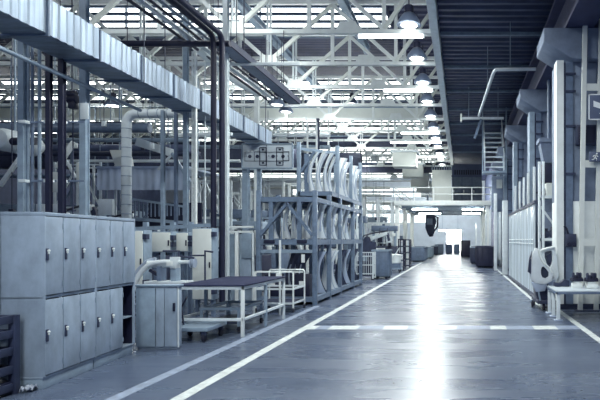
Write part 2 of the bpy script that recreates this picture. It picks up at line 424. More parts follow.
for i in range(6): rows.append([c+Vector((-.05+.02*i, -.05+.025*j, .02+.05*abs(math.sin(i*1.7+j*2.1)))) for j in range(6)])
solo(m.sheet(rows,(0,0,-.015)), 'rag', 'rag', 'crumpled pale rag on the floor by the locker corner', 'rag')

# low cabinet
t = thing('low_cabinet', 'low grey two-door cabinet standing past the end of the lockers', 'cabinet', (-4.46,7.96,0), 0)
X0,X1,Y0,Y1 = -4.78,-4.16,7.9,8.02
b = MB(); b.box(X0,X1,Y0+.02,Y1,.03,.92); b.box(X0+.02,X1-.02,Y0+.03,Y1-.01,0,.03); b.build('body', 'locker', t, .006)
MB().box(X0-.02,X1+.02,Y0-.02,Y1+.02,.92,.945).build('top_board', 'steel', t, .004)
for i,(a,b_,mm) in enumerate(((X0+.01,X0+.29,'steel'),(X0+.30,X1-.2,'locker'),(X1-.19,X1-.01,'locker'))):
    dr = MB().box(a,b_,Y0-.005,Y0+.02,.04,.9).build('door' if i else 'door', mm, t, .004)
    if i == 2:
        MB().box(b_-.05,b_-.02,Y0-.03,Y0-.004,.56,.68).build('handle', 'dark', dr, .004)
MB().box(X1-.002,X1+.006,Y0,Y0+.03,.03,.92).build('edge_strip', 'pale', t)

# ------------------------------------------------------------------ work table
t = thing('work_table', 'long white-framed work table with a dark mat top', 'table', (-4.1,9.9,0))
tx0,tx1,ty0,ty1 = -4.75,-3.60,8.9,11.0
MB().box(tx0-.02,tx1+.02,ty0-.02,ty1+.02,.835,.86).build('top', 'tabletop', t, .004)
m = MB(); m.box(tx0,tx1,ty0,ty0+.04,.78,.835); m.box(tx0,tx1,ty1-.04,ty1,.78,.835); m.box(tx0,tx0+.04,ty0,ty1,.78,.835); m.box(tx1-.04,tx1,ty0,ty1,.78,.835)
m.build('frame', 'pale', t, .004)
m = MB(); m.box(tx0,tx1,ty0+.005,ty0+.035,.26,.31); m.box(tx1-.035,tx1-.005,ty0,ty1,.26,.31); m.box(tx0,tx1,ty1-.035,ty1-.005,.26,.31); m.box(tx0+.005,tx0+.035,ty0,ty1,.26,.31)
m.build('stretcher', 'pale', t, .004)
for x,y,mm in ((tx0+.025,ty0+.025,'white'),(tx1-.025,ty0+.025,'white'),(tx1-.025,9.97,'steel'),(tx1-.025,ty1-.025,'pale'),(tx0+.025,9.97,'steel'),(tx0+.025,ty1-.025,'steel')):
    MB().box(x-.025,x+.025,y-.025,y+.025,0,.78).build('leg', mm, t, .004)
# platform dolly under table end
t = thing('platform_dolly', 'low platform dolly on casters parked below the table end', 'dolly', (-4.25,8.72,0))
dy=.42; a0,a1=-4.62,-3.97
m = MB(); m.box(a0,a1,8.0+dy,8.06+dy,.17,.23); m.box(a0,a1,8.64+dy,8.70+dy,.17,.23); m.box(a1-.06,a1,8.06+dy,8.64+dy,.17,.23); m.box(a0,a0+.06,8.06+dy,8.64+dy,.17,.23)
m.build('frame', 'steel', t, .006)
MB().box(a0+.06,a1-.06,8.06+dy,8.64+dy,.185,.215).build('platform', 'steel', t)
MB().path([(a0+.1,8.35+dy,.22),(a0+.06,8.35+dy,.5),(a0+.2,8.25+dy,.68)],.014,8).build('push_handle', 'dark', t)
for x,y in ((a1-.08,8.06+dy),(a1-.06,8.6+dy),(a0+.08,8.06+dy),(a0+.08,8.6+dy)):
    w_ = MB(); w_.lathe((x-.02,y,.06),[(.03,0),(.06,.003),(.06,.037),(.03,.04)],14,'x')
    w_ = w_.build('caster', 'rubber', t)
    MB().box(x-.035,x+.035,y-.025,y+.025,.10,.17).build('fork', 'dark2', w_)
# a second small dolly frame beneath the far part of the table
t = thing('parts_cart', 'small low wheeled cart under the dark table mat', 'cart', (-4.2,9.9,0))
m = MB(); m.box(-4.55,-3.85,9.35,9.4,.38,.43); m.box(-4.55,-3.85,10.4,10.45,.38,.43); m.box(-4.55,-4.5,9.4,10.4,.38,.43); m.box(-3.9,-3.85,9.4,10.4,.38,.43); m.build('frame','steel',t,.004)
MB().box(-4.5,-3.9,9.4,10.4,.14,.17).build('shelf','dark2',t)
for x,y in ((-4.525,9.375),(-3.875,9.375),(-4.525,10.425),(-3.875,10.425)):
    l_ = MB().box(x-.02,x+.02,y-.02,y+.02,.1,.38).build('leg','steel',t)
    MB().lathe((x-.015,y,.05),[(.05,0),(.05,.03)],12,'x').build('caster','rubber',l_)

# machine arm above low cabinet: curved rails + clamp cylinder
t = thing('gripper_machine', 'pale horizontal clamp cylinder with two curved rails above the low cabinet', 'machine', (-5.3,9.8,0))
Yg = 9.6
def curve(pts, Y): return [P(x,y,Y) for x,y in pts]
def smoothpts(p, n=4):
    out = []
    for i in range(len(p)-1):
        a = p[max(0,i-1)]; b_ = p[i]; c_ = p[i+1]; d_ = p[min(len(p)-1,i+2)]
        for k in range(n):
            u = k/n; out.append(.5*((2*b_)+(c_-a)*u+(2*a-5*b_+4*c_-d_)*u*u+(3*b_-a-3*c_+d_)*u**3))
    out.append(p[-1]); return out
MB().path(smoothpts(curve([(133,290),(137,279),(142,271),(149,265),(158,262.5),(170,262)],Yg)),.045,10).build('lower_rail','carpart',t)
MB().path(smoothpts(curve([(131,281),(135,275),(141,267),(148,261),(156,259)],Yg+.1)),.035,10).build('upper_rail','galvdull',t)
MB().tube(P(148,264,Yg+.05),P(171,264,Yg+.05),.062,14).build('cylinder','pale',t)
a=P(168,261,Yg-.05); MB().box(a.x,a.x+.10,a.y-.06,a.y+.12,a.z-.09,a.z).build('clamp_block','white',t,.006)
a=P(172,257,Yg); MB().box(a.x,a.x+.10,a.y-.08,a.y+.1,a.z-.2,a.z).build('clamp_jaw','pale',t,.006)
MB().tube(P(175,262,Yg+.05),P(191,262,Yg+.05),.035,12).build('rod','pale',t)
m=MB()
for px in (191,193.5): m.lathe(P(px,263,Yg+.05),[(.02,0),(.085,0),(.085,.028),(.02,.028)],16,'x')
m.build('end_flange','galvdull',t)
MB().box(XX(158,Yg),XX(162,Yg),Yg-.05,Yg+.15,0,ZZ(266,Yg)).build('post','midsteel',t,.005)
MB().box(XX(172,Yg),XX(178,Yg),Yg-.05,Yg+.1,0,ZZ(268,Yg)).build('post','steel',t,.005)
MB().box(XX(147,Yg),XX(188,Yg),Yg-.1,Yg+.2,ZZ(281,Yg)-.05,ZZ(281,Yg)).build('bed','pale',t,.005)
MB().path([P(163,251,Yg),P(179,251,Yg),P(179,256,Yg),P(194,258,Yg)],.018,8).build('feed_pipe','dark2',t)
MB().bar(P(150,270,Yg),P(160,276,Yg),.06,.05).build('link','dark',t)
# thin dark hoop rail in front of tall panel
t = thing('hoop_rail', 'thin dark bent rail standing behind the table near the tall panel', 'rail', P(205,290,10.9))
t.location.z = 0
MB().path([P(190,255.5,10.9),P(205,255.5,10.9)],.016,8).build('arm','dark2',t)
p = P(205,251,10.9); MB().path([P(213,252,10.9),p,(p.x,p.y,0)],.022,8).build('upright','dark2',t)

# ------------------------------------------------------------------ electrical panels
def epanel(px0,px1,py0,py1,Y,label,leg=True,name='fuse_cabinet'):
    x0,x1,z0,z1 = XX(px0,Y),XX(px1,Y),ZZ(py1,Y),ZZ(py0,Y)
    t = thing(name,label,'electrical cabinet',((x0+x1)/2,Y,0),group='cream electrical panels')
    MB().box(x0,x1,Y,Y+.28,z0,z1).build('box','steel',t,.008)
    d = MB().box(x0+.02,x1-.02,Y-.025,Y,z0+.02,z1-.02).build('door','cream',t,.005)
    MB().box(x1-.06,x1-.035,Y-.045,Y-.02,(z0+z1)/2-.08,(z0+z1)/2+.04).build('handle','dark',d,.004)
    for zz in (z0+.12,z1-.18): MB().box(x1-.02,x1+.05,Y-.02,Y+.1,zz,zz+.1).build('hinge_bracket','dark2',t)
    if z0 > .1:
        for x in (x0+.05,x1-.05): MB().box(x-.03,x+.03,Y+.1,Y+.2,0,z0).build('leg','midsteel',t)
    return t
epanel(134,144,230,291,10.6,'narrow cream electrical panel showing just past the locker end')
epanel(150,171.5,231.5,252.5,11.4,'square cream electrical panel with a scratched door, the wider of two')
epanel(176,189,232,252,11.6,'small square cream electrical panel between the wide one and the tall one')
epanel(192,212.5,228,300,11.3,'tall cream electrical cabinet standing behind the dark table')
m = thing('panel_gantry','blue grey frame rail holding the square electrical panels','frame',(-6.3,11.9,0))
MB().bar(P(134,229,12),P(214,225,12),.08).build('upper_rail','steel',m)
for px in (146,173,191): MB().bar((XX(px,12),12,0),(XX(px,12),12,ZZ(222,12)),.09).build('post','steel',m)

# ------------------------------------------------------------------ posts, pipes and columns on the left
def post(name,px,pyt,Y,w,m,label,cat='post',base=True,round_=False,ztop=None,group='slim uprights behind the lockers',holes=False):
    x = XX(px,Y); z = ztop if ztop else ZZ(pyt,Y)
    t = thing(name,label,cat,(x,Y,0),group=group)
    s = MB()
    if round_: s.tube((x,Y,.02),(x,Y,z),w/2,12)
    elif holes:
        s.box(x-w/2,x-w*.12,Y-.02,Y+.02,.02,z); s.box(x+w*.12,x+w/2,Y-.02,Y+.02,.02,z)
        zz = .1
        while zz < z: s.box(x-w*.12,x+w*.12,Y-.02,Y+.02,zz,zz+.06); zz += .13
        s.box(x-w/2,x+w/2,Y+.02,Y+.06,.02,z)
    else:
        s.box(x-w/2,x+w/2,Y-w/2,Y-w*.36,.02,z); s.box(x-w/2,x+w/2,Y+w*.36,Y+w/2,.02,z); s.box(x-w*.3,x+w*.3,Y-w*.36,Y+w*.36,.02,z)
    s.build('shaft',m,t)
    MB().box(x-w*.9,x+w*.9,Y-w*.9,Y+w*.9,0,.02).build('base_plate','steel',t)
    return t
post('steel_column',22.5,0,9.5,.10,'steel','blue grey I-section column standing behind the near locker top',ztop=8.3)
post('conduit_pipe',28.5,45,9.4,.045,'steel','thin blue grey conduit tight beside the I-section column',round_=True)
post('conduit_pipe',32.5,45,9.4,.05,'midsteel','darker thin conduit, second from the I-section column',round_=True)
post('conduit_pipe',39.5,50,9.4,.055,'steel','single pale conduit midway between I-section column and dark pipes',round_=True)
post('dark_downpipe',49,52,9.2,.075,'dark','square black downpipe behind the lockers, nearer the pale conduit')
post('dark_downpipe',62,52,9.2,.085,'dark','square black downpipe behind the lockers, nearer the placard column')
c82 = post('steel_column',84.5,0,10,.115,'steel','blue grey column with a pale placard behind the lockers',ztop=8.3)
a = MB(); p = P(80,103,9.9); q = P(88,119,9.9)
a.box(p.x,q.x,9.9,9.92,q.z,p.z); solo(a,'placard','pale','small pale placard fixed to the column behind the lockers','sign',bev=.004)
post('steel_column',186,60,13,.10,'steel','pale column right beside the perforated strut',ztop=7.9)
post('perforated_strut',194,60,12.6,.10,'white','white perforated strut standing behind the tall cream panel',holes=True,ztop=6.0)
post('steel_column',226,0,12.8,.115,'pale','tall pale column in front of the duct behind the dark table',ztop=8.3)
post('strut_post',163,150,15,.09,'steel','slim blue grey post behind the wide electrical panel',ztop=5.2)
post('strut_post',176,85,15,.08,'midsteel','dull post behind the small electrical panel',ztop=6.0)
post('thin_rod',205,60,13.4,.03,'pale','thin pale rod between perforated strut and tall pale column',round_=True,ztop=6.0)
post('white_upright',257,90,21.5,.17,'white','bright white upright rising past the duct end above the sign',ztop=7.9)
post('sign_post',246,165,17.2,.18,'steel','broad blue grey post under the diagram sign',ztop=4.2)
post('perforated_strut',259,165,17.1,.13,'steel','blue grey perforated post under the diagram sign',holes=True,ztop=3.9)
post('strut_post',318,122,24,.12,'dark2','dark post above the part rack beside the white ladder',ztop=7)
# clamp rails across the uprights
for py,lab in ((122,'upper'),(181,'lower')):
    t = thing('clamp_rail','%s thin clamp rail tying the uprights behind the lockers'%lab,'rail',P(55,py,9.3))
    MB().bar(P(24,py,9.31),P(84,py,9.6),.02,.03).build('bar','midsteel',t)
    for px in (24,49,62):
        p = P(px,py,9.25); MB().box(p.x-.06,p.x+.06,p.y-.05,p.y+.05,p.z-.025,p.z+.025).build('clamp','pale',t,.004)
# longitudinal pipes at the top and their drops
def lpipe(name,pts,r,m,label,cat='pipe',group='pipe bundle overhead',n=10,hang=()):
    t = thing(name,label,cat,pts[0],group=group)
    MB().path(pts,r,n).build('run',m,t)
    for h in hang:
        h = Vector(h); MB().tube(h,(h.x,h.y,7.9),.01,6).build('hanger','dark2',t)
    return t
zt = 6.15
for i,(x,r,m,lab) in enumerate(((-6.32,.035,'dark','black overhead pipe, outermost of the bundle above the duct'),
                            (-6.14,.05,'pale','pale overhead pipe, second of the bundle above the duct'),
                            (-5.98,.03,'dark','black overhead pipe, third of the bundle above the duct'),
                            (-5.82,.035,'steel','blue grey overhead pipe, fourth of the bundle above the duct'),
                            (-5.68,.03,'dark','black overhead pipe, fifth of the bundle above the duct'))):
    lpipe('overhead_pipe',[(x,4,zt+.02*i),(x,17.5,zt+.02*i)],r,m,lab,hang=[(x,9,zt),(x,13.6,zt),(x,17,zt)])
for x,m,lab,zb in ((-5.33,'dark','black pipe turning down to the floor beside the tall pale column',.02),
                (-5.52,'dark','black pipe turning down to the floor behind the tall cream cabinet',.02)):
    pts = [(x,4,zt),(x,11.8,zt)]+arc((x,11.8,zt-.2),.2,PI/2,0,5,(0,1,0),(0,0,1))[1:]+[(x,12.0,zb)]
    lpipe('overhead_pipe',pts,.062,m,lab,hang=[(x,8,zt),(x,10.5,zt)])
lpipe('overhead_pipe',[(-9.5,12.1,6.0),(-5.2,12.1,6.0)],.07,'dark','black header pipe crossing under the pipe bundle',hang=[(-9,12.1,6.0),(-7.5,12.1,6.0)])
lpipe('overhead_pipe',[(-6.5,5.5,4.36),(-6.85,11.5,4.36)],.035,'steel','slim pipe running into the hall just below the galvanised duct',hang=[])
t = thing('cable_tray','dark cable tray running on into the hall past the tall pale column','cable tray',(-5.45,16,6.0))
MB().box(-5.62,-5.28,12.3,17.6,6.02,6.05).build('tray_floor','midsteel',t)
for x in (-5.62,-5.28): MB().box(x-.02,x+.02,12.3,17.6,6.02,6.18).build('side_rail','dark2',t)
m = MB()
for k in range(6): m.tube((-5.56+.045*k,12.3,6.07),(-5.56+.045*k,17.6,6.07),.02,6)
m.build('cables','dark',t)
for y in (13.5,16.5): MB().bar((-5.45,y,6.0),(-5.45,y,8.0),.02).build('hanger','dark2',t)
lpipe('insulated_pipe',[P(197,47,12.9),P(213,62,14),P(232,78,15.5),P(258,93,17)],.12,'white','thick white insulated pipe sloping down behind the black drops',hang=[P(213,62,14)])
# spiral duct
Y = 16.; x = XX(126.5,Y); z = ZZ(113.5,Y); r = .135
pts = [(x,Y,0.02),(x,Y,z-.3)]+arc((x+.3,Y,z-.3),.3,PI,PI/2,8,(1,0,0),(0,0,1))[1:]+[(XX(176,Y),Y,z)]
t = thing('spiral_duct','bright spiral duct rising from the floor and elbowing over behind the square duct','duct',(x,Y,0))
MB().path(pts,r,18).build('tube','pale',t)
zz = .4
while zz < z-.35: MB().lathe((x,Y,zz),[(r,0),(r+.008,.005),(r+.008,.02),(r,.025)],18).build('seam','galv',t); zz += .28
xx = x+.4
while xx < XX(174,Y): MB().lathe((xx,Y,z),[(r,0),(r+.008,.005),(r+.008,.02),(r,.025)],18,'x').build('seam','galv',t); xx += .28
MB().tube((XX(165,Y),Y,z),(XX(165,Y),Y,8.2),.015,6).build('hanger','dark2',t)
# big galvanised duct
DX = -6.2; DW = .66; ZB = 4.68
t = thing('square_duct','big galvanised square duct with ribbed sides crossing overhead into the hall','duct',(DX-DW/2,12,ZB))
segs = [(5.2,8.05,.66),(8.05,10.4,.54),(10.4,12.8,.50),(12.8,15.3,.47),(15.3,17.6,.44)]
for i,(y0,y1,h) in enumerate(segs):
    n = max(4,int((y1-y0)/.075)); pr = []
    for k in range(n+1):
        y = y0+(y1-y0)*k/n; pr.append((y, (.012 if k%2 else -.004)+.009*R.uniform(-1,1)))
    h2 = segs[i+1][2] if i+1 < len(segs) else h
    m = MB()
    rows = [[Vector((DX+d,y,ZB+(h+(h2-h)*((y-y0)/(y1-y0))*.85)*q/4)) for y,d in pr] for q in range(5)]
    m.sheet(rows,(-.03,0,0)); m.build('side_sheet','galv',t,smooth=False)
    m = MB(); m.box(DX-DW,DX-.031,y0,y1,ZB,ZB+.02); m.build('bottom_sheet','galv',t)
    m = MB(); m.prism([(DX-DW,y0,ZB+h),(DX-.031,y0,ZB+h),(DX-.031,y1,ZB+h2+.01),(DX-DW,y1,ZB+h2+.01)],(0,0,-.02)); m.box(DX-DW,DX-DW+.02,y0,y1,ZB+.02,ZB+min(h,h2)-.02)
    m.build('casing','galvdull',t)
    for yy in (y0+.015,(y0+y1)/2):
        m = MB(); m.box(DX-DW-.03,DX+.035,yy-.015,yy+.015,ZB-.035,ZB-.001); m.box(DX+.001,DX+.035,yy-.015,yy+.015,ZB-.001,ZB+min(h,h2)+.01)
        m.build('flange','midsteel',t)
for y in (7,10.5,14,17):
    MB().tube((DX+.02,y,ZB-.02),(DX+.02,y,8.0),.01,6).build('hanger','dark2',t)
MB().sheet([[Vector((DX-.1-.06*j,17.6+.1*math.sin(j*.5),ZB+.44*i/4)) for j in range(8)] for i in range(5)],(0,.03,0)).build('end_cap','galvdull',t)
# rails between uprights beneath the duct
for py,px0,px1,Y,lab in ((64,186,300,13.5,'thin rail crossing behind the tall pale column above the duct'),
                         (134,186,232,13.0,'short pale rail joining the strut and tall pale column below the duct'),
                         (169,186,300,17.35,'long pale rail carrying the diagram sign')):
    solo(MB().bar(P(px0,py,Y),P(px1,py,Y),.05,.07),'support_rail','pale',lab,'rail')
# chain hoist
t = thing('chain_hoist','small black chain hoist hanging beside the placard column','hoist',P(73,106,11))
p = P(73,99,11); m = MB(); m.lathe(p+Vector((-.1,0,0)),[(.02,0),(.09,.01),(.1,.1),(.09,.19),(.02,.2)],14,'x'); m.build('motor','dark',t)
q = P(72,94,11); MB().lathe(q+Vector((-.09,0,0)),[(.06,0),(.07,.02),(.07,.16),(.06,.18)],12,'x').build('trolley','dark',t)
MB().box(p.x-.06,p.x+.07,10.93,11.07,p.z-.2,p.z-.06).build('chain_box','dark',t,.01)
MB().tube(p,(p.x,p.y,1.3),.012,6).build('chain','dark2',t)
MB().tube(q,(q.x,q.y,8.),.012,6).build('hanger','dark2',t)

# diagram sign
Y = 17.; x0,x1,z0,z1 = XX(242.5,Y),XX(292,Y),ZZ(167.5,Y),ZZ(144.5,Y)
t = thing('diagram_sign','pale board with a line diagram of squares and circles hung over the rail','sign',((x0+x1)/2,Y,z0))
MB().box(x0,x1,Y,Y+.05,z0,z1).build('board','signpale',t,.006)
m = MB(); m.box(x0-.02,x1+.02,Y-.015,Y+.06,z1,z1+.035); m.box(x0-.02,x1+.02,Y-.015,Y+.06,z0-.035,z0); m.box(x0-.03,x0,Y-.015,Y+.06,z0,z1); m.box(x1,x1+.03,Y-.015,Y+.06,z0,z1)
m.build('frame','steel',t)
def U(a,b): return (x0+(x1-x0)*a, z1-(z1-z0)*b)
g = MB()
def seg(a,b,c,d,w=.022):
    p=U(a,b); q=U(c,d); g.box(min(p[0],q[0])-w/2,max(p[0],q[0])+w/2,Y-.012,Y-.001,min(p[1],q[1])-w/2,max(p[1],q[1])+w/2)
def rect(a,b,c,d,w=.022): seg(a,b,c,b,w); seg(a,d,c,d,w); seg(a,b,a,d,w); seg(c,b,c,d,w)
rect(.35,.14,.48,.33); rect(.35,.72,.48,.90); rect(.69,.14,.82,.33); rect(.69,.72,.82,.90)
rect(.35,.33,.48,.72); rect(.69,.33,.82,.72); rect(.82,.32,.94,.70); rect(.24,.32,.35,.72,.012); seg(.05,.72,.24,.72,.012); seg(.48,.33,.69,.33,.012); seg(.48,.72,.69,.72,.012); seg(.05,.3,.05,.72,.01)
seg(.49,.02,.49,.98,.01)
for a,b in ((.415,.22),(.415,.80),(.755,.22),(.755,.80)): seg(a-.02,b-.03,a+.02,b+.03,.01)
for a in (.53,.70,.92,.08): seg(a-.005,.5,a+.005,.5,.02)
for a in (.15,.30,.62,.82):
    p=U(a,.52); g.lathe((p[0],Y-.012,p[1]),[(.025,0),(.055,0),(.055,.011),(.025,.011)],14,'y')
g.build('diagram','ink',t)
g = MB()
for a in (.05,.13,.19): 
    p=U(a,.3); g.box(p[0]-.03,p[0]+.03,Y-.01,Y-.001,p[1]-.02,p[1]+.02)
g.build('tick_marks','signwhite',t)
# guard booth behind the table
Y = 13.4
t = thing('guard_booth','blue tinted booth with a white frame standing behind the work table','booth',(XX(240,Y),Y,0))
xa,xb = XX(227,Y),XX(253.5,Y)
zt_ = ZZ(226,Y)
m = MB(); m.box(xa,xb,Y-.03,Y+.03,zt_-.05,zt_); m.box(xa,xb,Y-.03,Y+.03,zt_-.17,zt_-.12); m.build('upper_rail','white',t,.004)
for px,mm,w in ((228,'pale',.05),(237,'white',.08),(253.5,'pale',.05)): MB().box(XX(px,Y)-w/2,XX(px,Y)+w/2,Y-.04,Y+.04,0,zt_-.17).build('post',mm,t,.004)
MB().box(xa+.03,xb-.03,Y+.05,Y+.08,.1,zt_-.2).build('panel','steel',t)
MB().box(XX(240,Y),XX(251,Y),Y+.0,Y+.049,.4,1.75).build('door','locker',t,.004)
a=P(247,246,Y-.02); MB().box(a.x-.12,a.x+.12,Y-.05,Y-.001,a.z-.3,a.z+.3).build('control_box','steel',t,.006)
# ------------------------------------------------------------------ part rack
def curved_panel(h, w, bulge, lean):
    """a tall bowed pillar pressing: wide foot, slim waist, small head"""
    rows = []
    for i in range(11):
        u = i/10; row = []
        hw = w*(.32+.68*(1-u)**3+.22*max(0,u-.75)*4)/2
        cx = bulge*math.sin(u*PI*.9)+lean*u
        for j in range(6):
            v = j/5-.5
            row.append(Vector((cx+2*v*hw, -.05*math.cos(v*PI)-.06*math.sin(u*PI), h*u)))
        rows.append(row)
    return rows
RX0,RX1 = -5.0,-3.62
rack_y = (13.3,14.7,16.0,17.9,19.3)
t = thing('storage_rack','long blue steel two-tier rack holding pressed car panels beside the aisle line','rack',((RX0+RX1)/2,16.1,0))
for y in rack_y:
    for x in (RX0,RX1):
        if y in rack_y or x == RX1:
            MB().box(x-.055,x+.055,y-.05,y+.05,0,2.82).build('post','rack',t,.006)
for z,hh in ((.20,.12),(1.62,.14),(2.66,.12)):
    for x in (RX0,RX1): MB().box(x-.045,x+.045,rack_y[0],rack_y[-1],z-hh,z).build('side_beam','rack',t)
    for y in rack_y: MB().box(RX0,RX1,y-.045,y+.045,z-hh,z).build('cross_beam','rack',t)
    MB().box(RX0+.046,RX1-.046,rack_y[0]+.046,rack_y[-1]-.046,z-.05,z-.02).build('shelf_board','dark2',t)
MB().box(RX0,RX1,rack_y[0]-.04,rack_y[0]+.04,1.28,1.36).build('cross_beam','steel',t)
for xa,za,xb,zb in ((-4.95,1.72,-4.3,2.5),(-3.68,1.72,-4.3,2.5)): MB().bar((xa,13.28,za),(xb,13.28,zb),.09,.07).build('brace','rack',t)
for x in (RX0+.25,RX0+.95): MB().box(x,x+.1,13.26,13.35,1.62,2.55).build('brace','rack',t)
for x in (RX0+.15,): MB().box(x,x+.26,13.2,13.30,1.52,1.60).build('name_plate','dark',t)
MB().box(RX1-.42,RX1-.18,13.2,13.30,1.52,1.60).build('name_plate','dark',t)
# hooks rail with tags
MB().box(RX1-.30,RX1-.22,13.17,13.2,1.05,1.25).build('paper_tag','signwhite',t)
# stacked stillage on top
SY0,SY1 = 14.9,19.2
SX0 = -4.5
s = thing('stacked_stillage','open steel stillage of tall curved panels stacked on top of the rack','stillage',((RX0+RX1)/2,17,2.82))
for y in (SY0+.8,17.6,SY1):
    MB().box(RX1-.05,RX1+.05,y-.05,y+.05,2.82,4.34).build('post','steel',s,.006)
for y in (SY0,SY1): MB().box(SX0-.05,SX0+.05,y-.05,y+.05,2.82,4.3).build('post','steel',s,.006)
MB().bar((SX0,SY0,4.12),(RX1,SY0+.8,4.12),.05,.08).build('upper_bar','steel',s)
for x in (SX0,RX1): MB().box(x-.04,x+.04,SY0,SY1,2.82,2.94).build('side_beam','rack',s)
MB().box(SX0,RX1,SY0-.05,SY0+.05,2.82,2.94).build('side_beam','rack',s)
MB().box(SX0+.05,RX1-.05,SY0+.05,SY1-.05,2.84,2.9).build('floor_board','dark2',s)
MB().bar((SX0+.05,SY0+.05,3.5),(SX0+.42,SY0+.05,4.05),.07).build('brace','rack',s)
MB().box(SX0+.12,SX0+.24,SY0+.1,SY0+.2,2.9,4.0).build('brace','rack',s)
def fender(loc, h, w, bulge, lean, label, rz=0, m='carpart', group='pressed panels in the rack'):
    t = thing('fender_pressing', label, 'car part', loc, rz, group)
    rows = curved_panel(h, w, bulge, lean)
    MB().sheet(rows,(0,.018,0)).build('skin', m, t, local=True)
    e = MB(); e.path([q[0] for q in rows],.013,6); e.build('flange', 'white' if m == 'carpart' else 'dark2', t, local=True)
    e = MB(); e.path([q[-1] for q in rows],.013,6); e.build('flange', 'galvdull' if m == 'carpart' else 'dark2', t, local=True)
    MB().sheet([[p_+Vector((0,-.02,0)) for p_ in q[2:4]] for q in rows[2:8]],(0,-.012,0)).build('rib','galvdull',t,local=True)
    return t
k = 0
for x,y,rz in ((-4.18,15.05,0),(-4.0,15.15,.1),(-3.82,15.25,0),(-4.12,15.7,.1),(-3.86,15.85,.15),(-3.72,16.4,.7),(-3.72,16.9,.8),(-3.72,18.1,.7),(-3.72,18.6,.8)):
    fender((x,y,2.95),1.1+.05*(k%2),.20 if k<5 else .42,-.14,.20,'tall pale bowed pressing in the top stillage, %s from the outer end post'%ORD[k],rz); k += 1
k = 0
for x,y,rz in ((-4.72,13.6,0),(-4.42,13.65,.1),(-4.18,13.62,0),(-3.92,13.7,.1),(-3.98,14.3,.3),(-3.74,14.2,.7),(-3.74,15.0,.7),(-3.74,15.5,.8),(-3.74,16.5,.7),(-3.74,17.2,.8),(-3.74,18.4,.7)):
    fender((x,y,1.64),.94,.22 if k<5 else .40,-.12,.16,'pale bowed pressing on the middle tier of the rack, %s along from the booth side'%ORD[k],rz); k += 1
for i,(x,y,rz,m) in enumerate(((-4.35,13.9,0,'dark2'),(-4.1,13.95,0,'dark2'),(-3.76,14.1,.6,'galvdull'),(-3.76,15.1,.7,'carpart'),(-3.76,15.5,.7,'carpart'),(-3.76,16.6,.7,'dark2'),(-3.76,17.3,.7,'galvdull'),(-3.76,18.5,.7,'dark2'))):
    fender((x,y,.22),1.08,.46,-.14,.16,'%s pressing on the bottom tier of the rack, %s along'%('dark bowed' if m=='dark2' else 'bright bowed' if m=='carpart' else 'grey bowed',ORD[i]),rz,m)
# bin in the rack front bay
for i,(x,lab) in enumerate(((-4.70,'dark small bin in the rack front, beside the booth'),(-3.98,'dark small bin in the rack front, beside the aisle post'))):
    t = thing('parts_bin',lab,'bin',(x,13.6,.19),group='bins in the rack front')
    m = MB(); m.box(x-.2,x+.2,13.4,13.42,.19,.75); m.box(x-.2,x+.2,13.6,13.62,.19,.75); m.box(x-.2,x-.18,13.42,13.6,.19,.75); m.box(x+.18,x+.2,13.42,13.6,.19,.75); m.box(x-.2,x+.2,13.4,13.62,.18,.2)
    m.build('tub','dark',t,.004); MB().box(x-.06,x+.06,13.385,13.4,.45,.58).build('label_card','signwhite',t)
# hoop cart before the rack
t = thing('hoop_cart','low white tube cart with hoop handles in front of the rack','cart',(-4.1,12.3,0))
ya,yb,xa,xb = 11.9,12.75,-4.55,-3.72
for y in (ya,yb):
    MB().path([(xa,y,.1),(xa,y,.86),(xa+.03,y,.9),(xb-.03,y,.9),(xb,y,.86),(xb,y,.1)],.02,8).build('hoop','white',t)
m=MB()
for z in (.18,.5):
    m.box(xa,xb,ya-.015,ya+.015,z,z+.04); m.box(xa,xb,yb-.015,yb+.015,z,z+.04); m.box(xa-.015,xa+.015,ya,yb,z,z+.04); m.box(xb-.015,xb+.015,ya,yb,z,z+.04)
m.build('frame','pale',t)
MB().box(xa,xb,ya,yb,.2,.22).build('platform','dark2',t)
for x in (xa,xb):
    for y in (ya,yb): MB().lathe((x-.015,y,.05),[(.05,0),(.05,.03)],12,'x').build('caster','rubber',t)
t = thing('barrier_rail','thin white barrier rail with a small box between booth and rack','rail',(-4.4,11.5,0))
MB().bar(P(254,272,11.5),P(303,272,11.5),.025).build('bar','white',t)
for px in (254,280): MB().bar((XX(px,11.5),11.5,0),(XX(px,11.5),11.5,ZZ(272,11.5) if px==254 else ZZ(240,11.5)),.035).build('post','white',t)
p=P(279,275,11.42); MB().box(p.x-.06,p.x+.04,11.4,11.48,p.z-.04,p.z+.04).build('tag_box','signwhite',t)

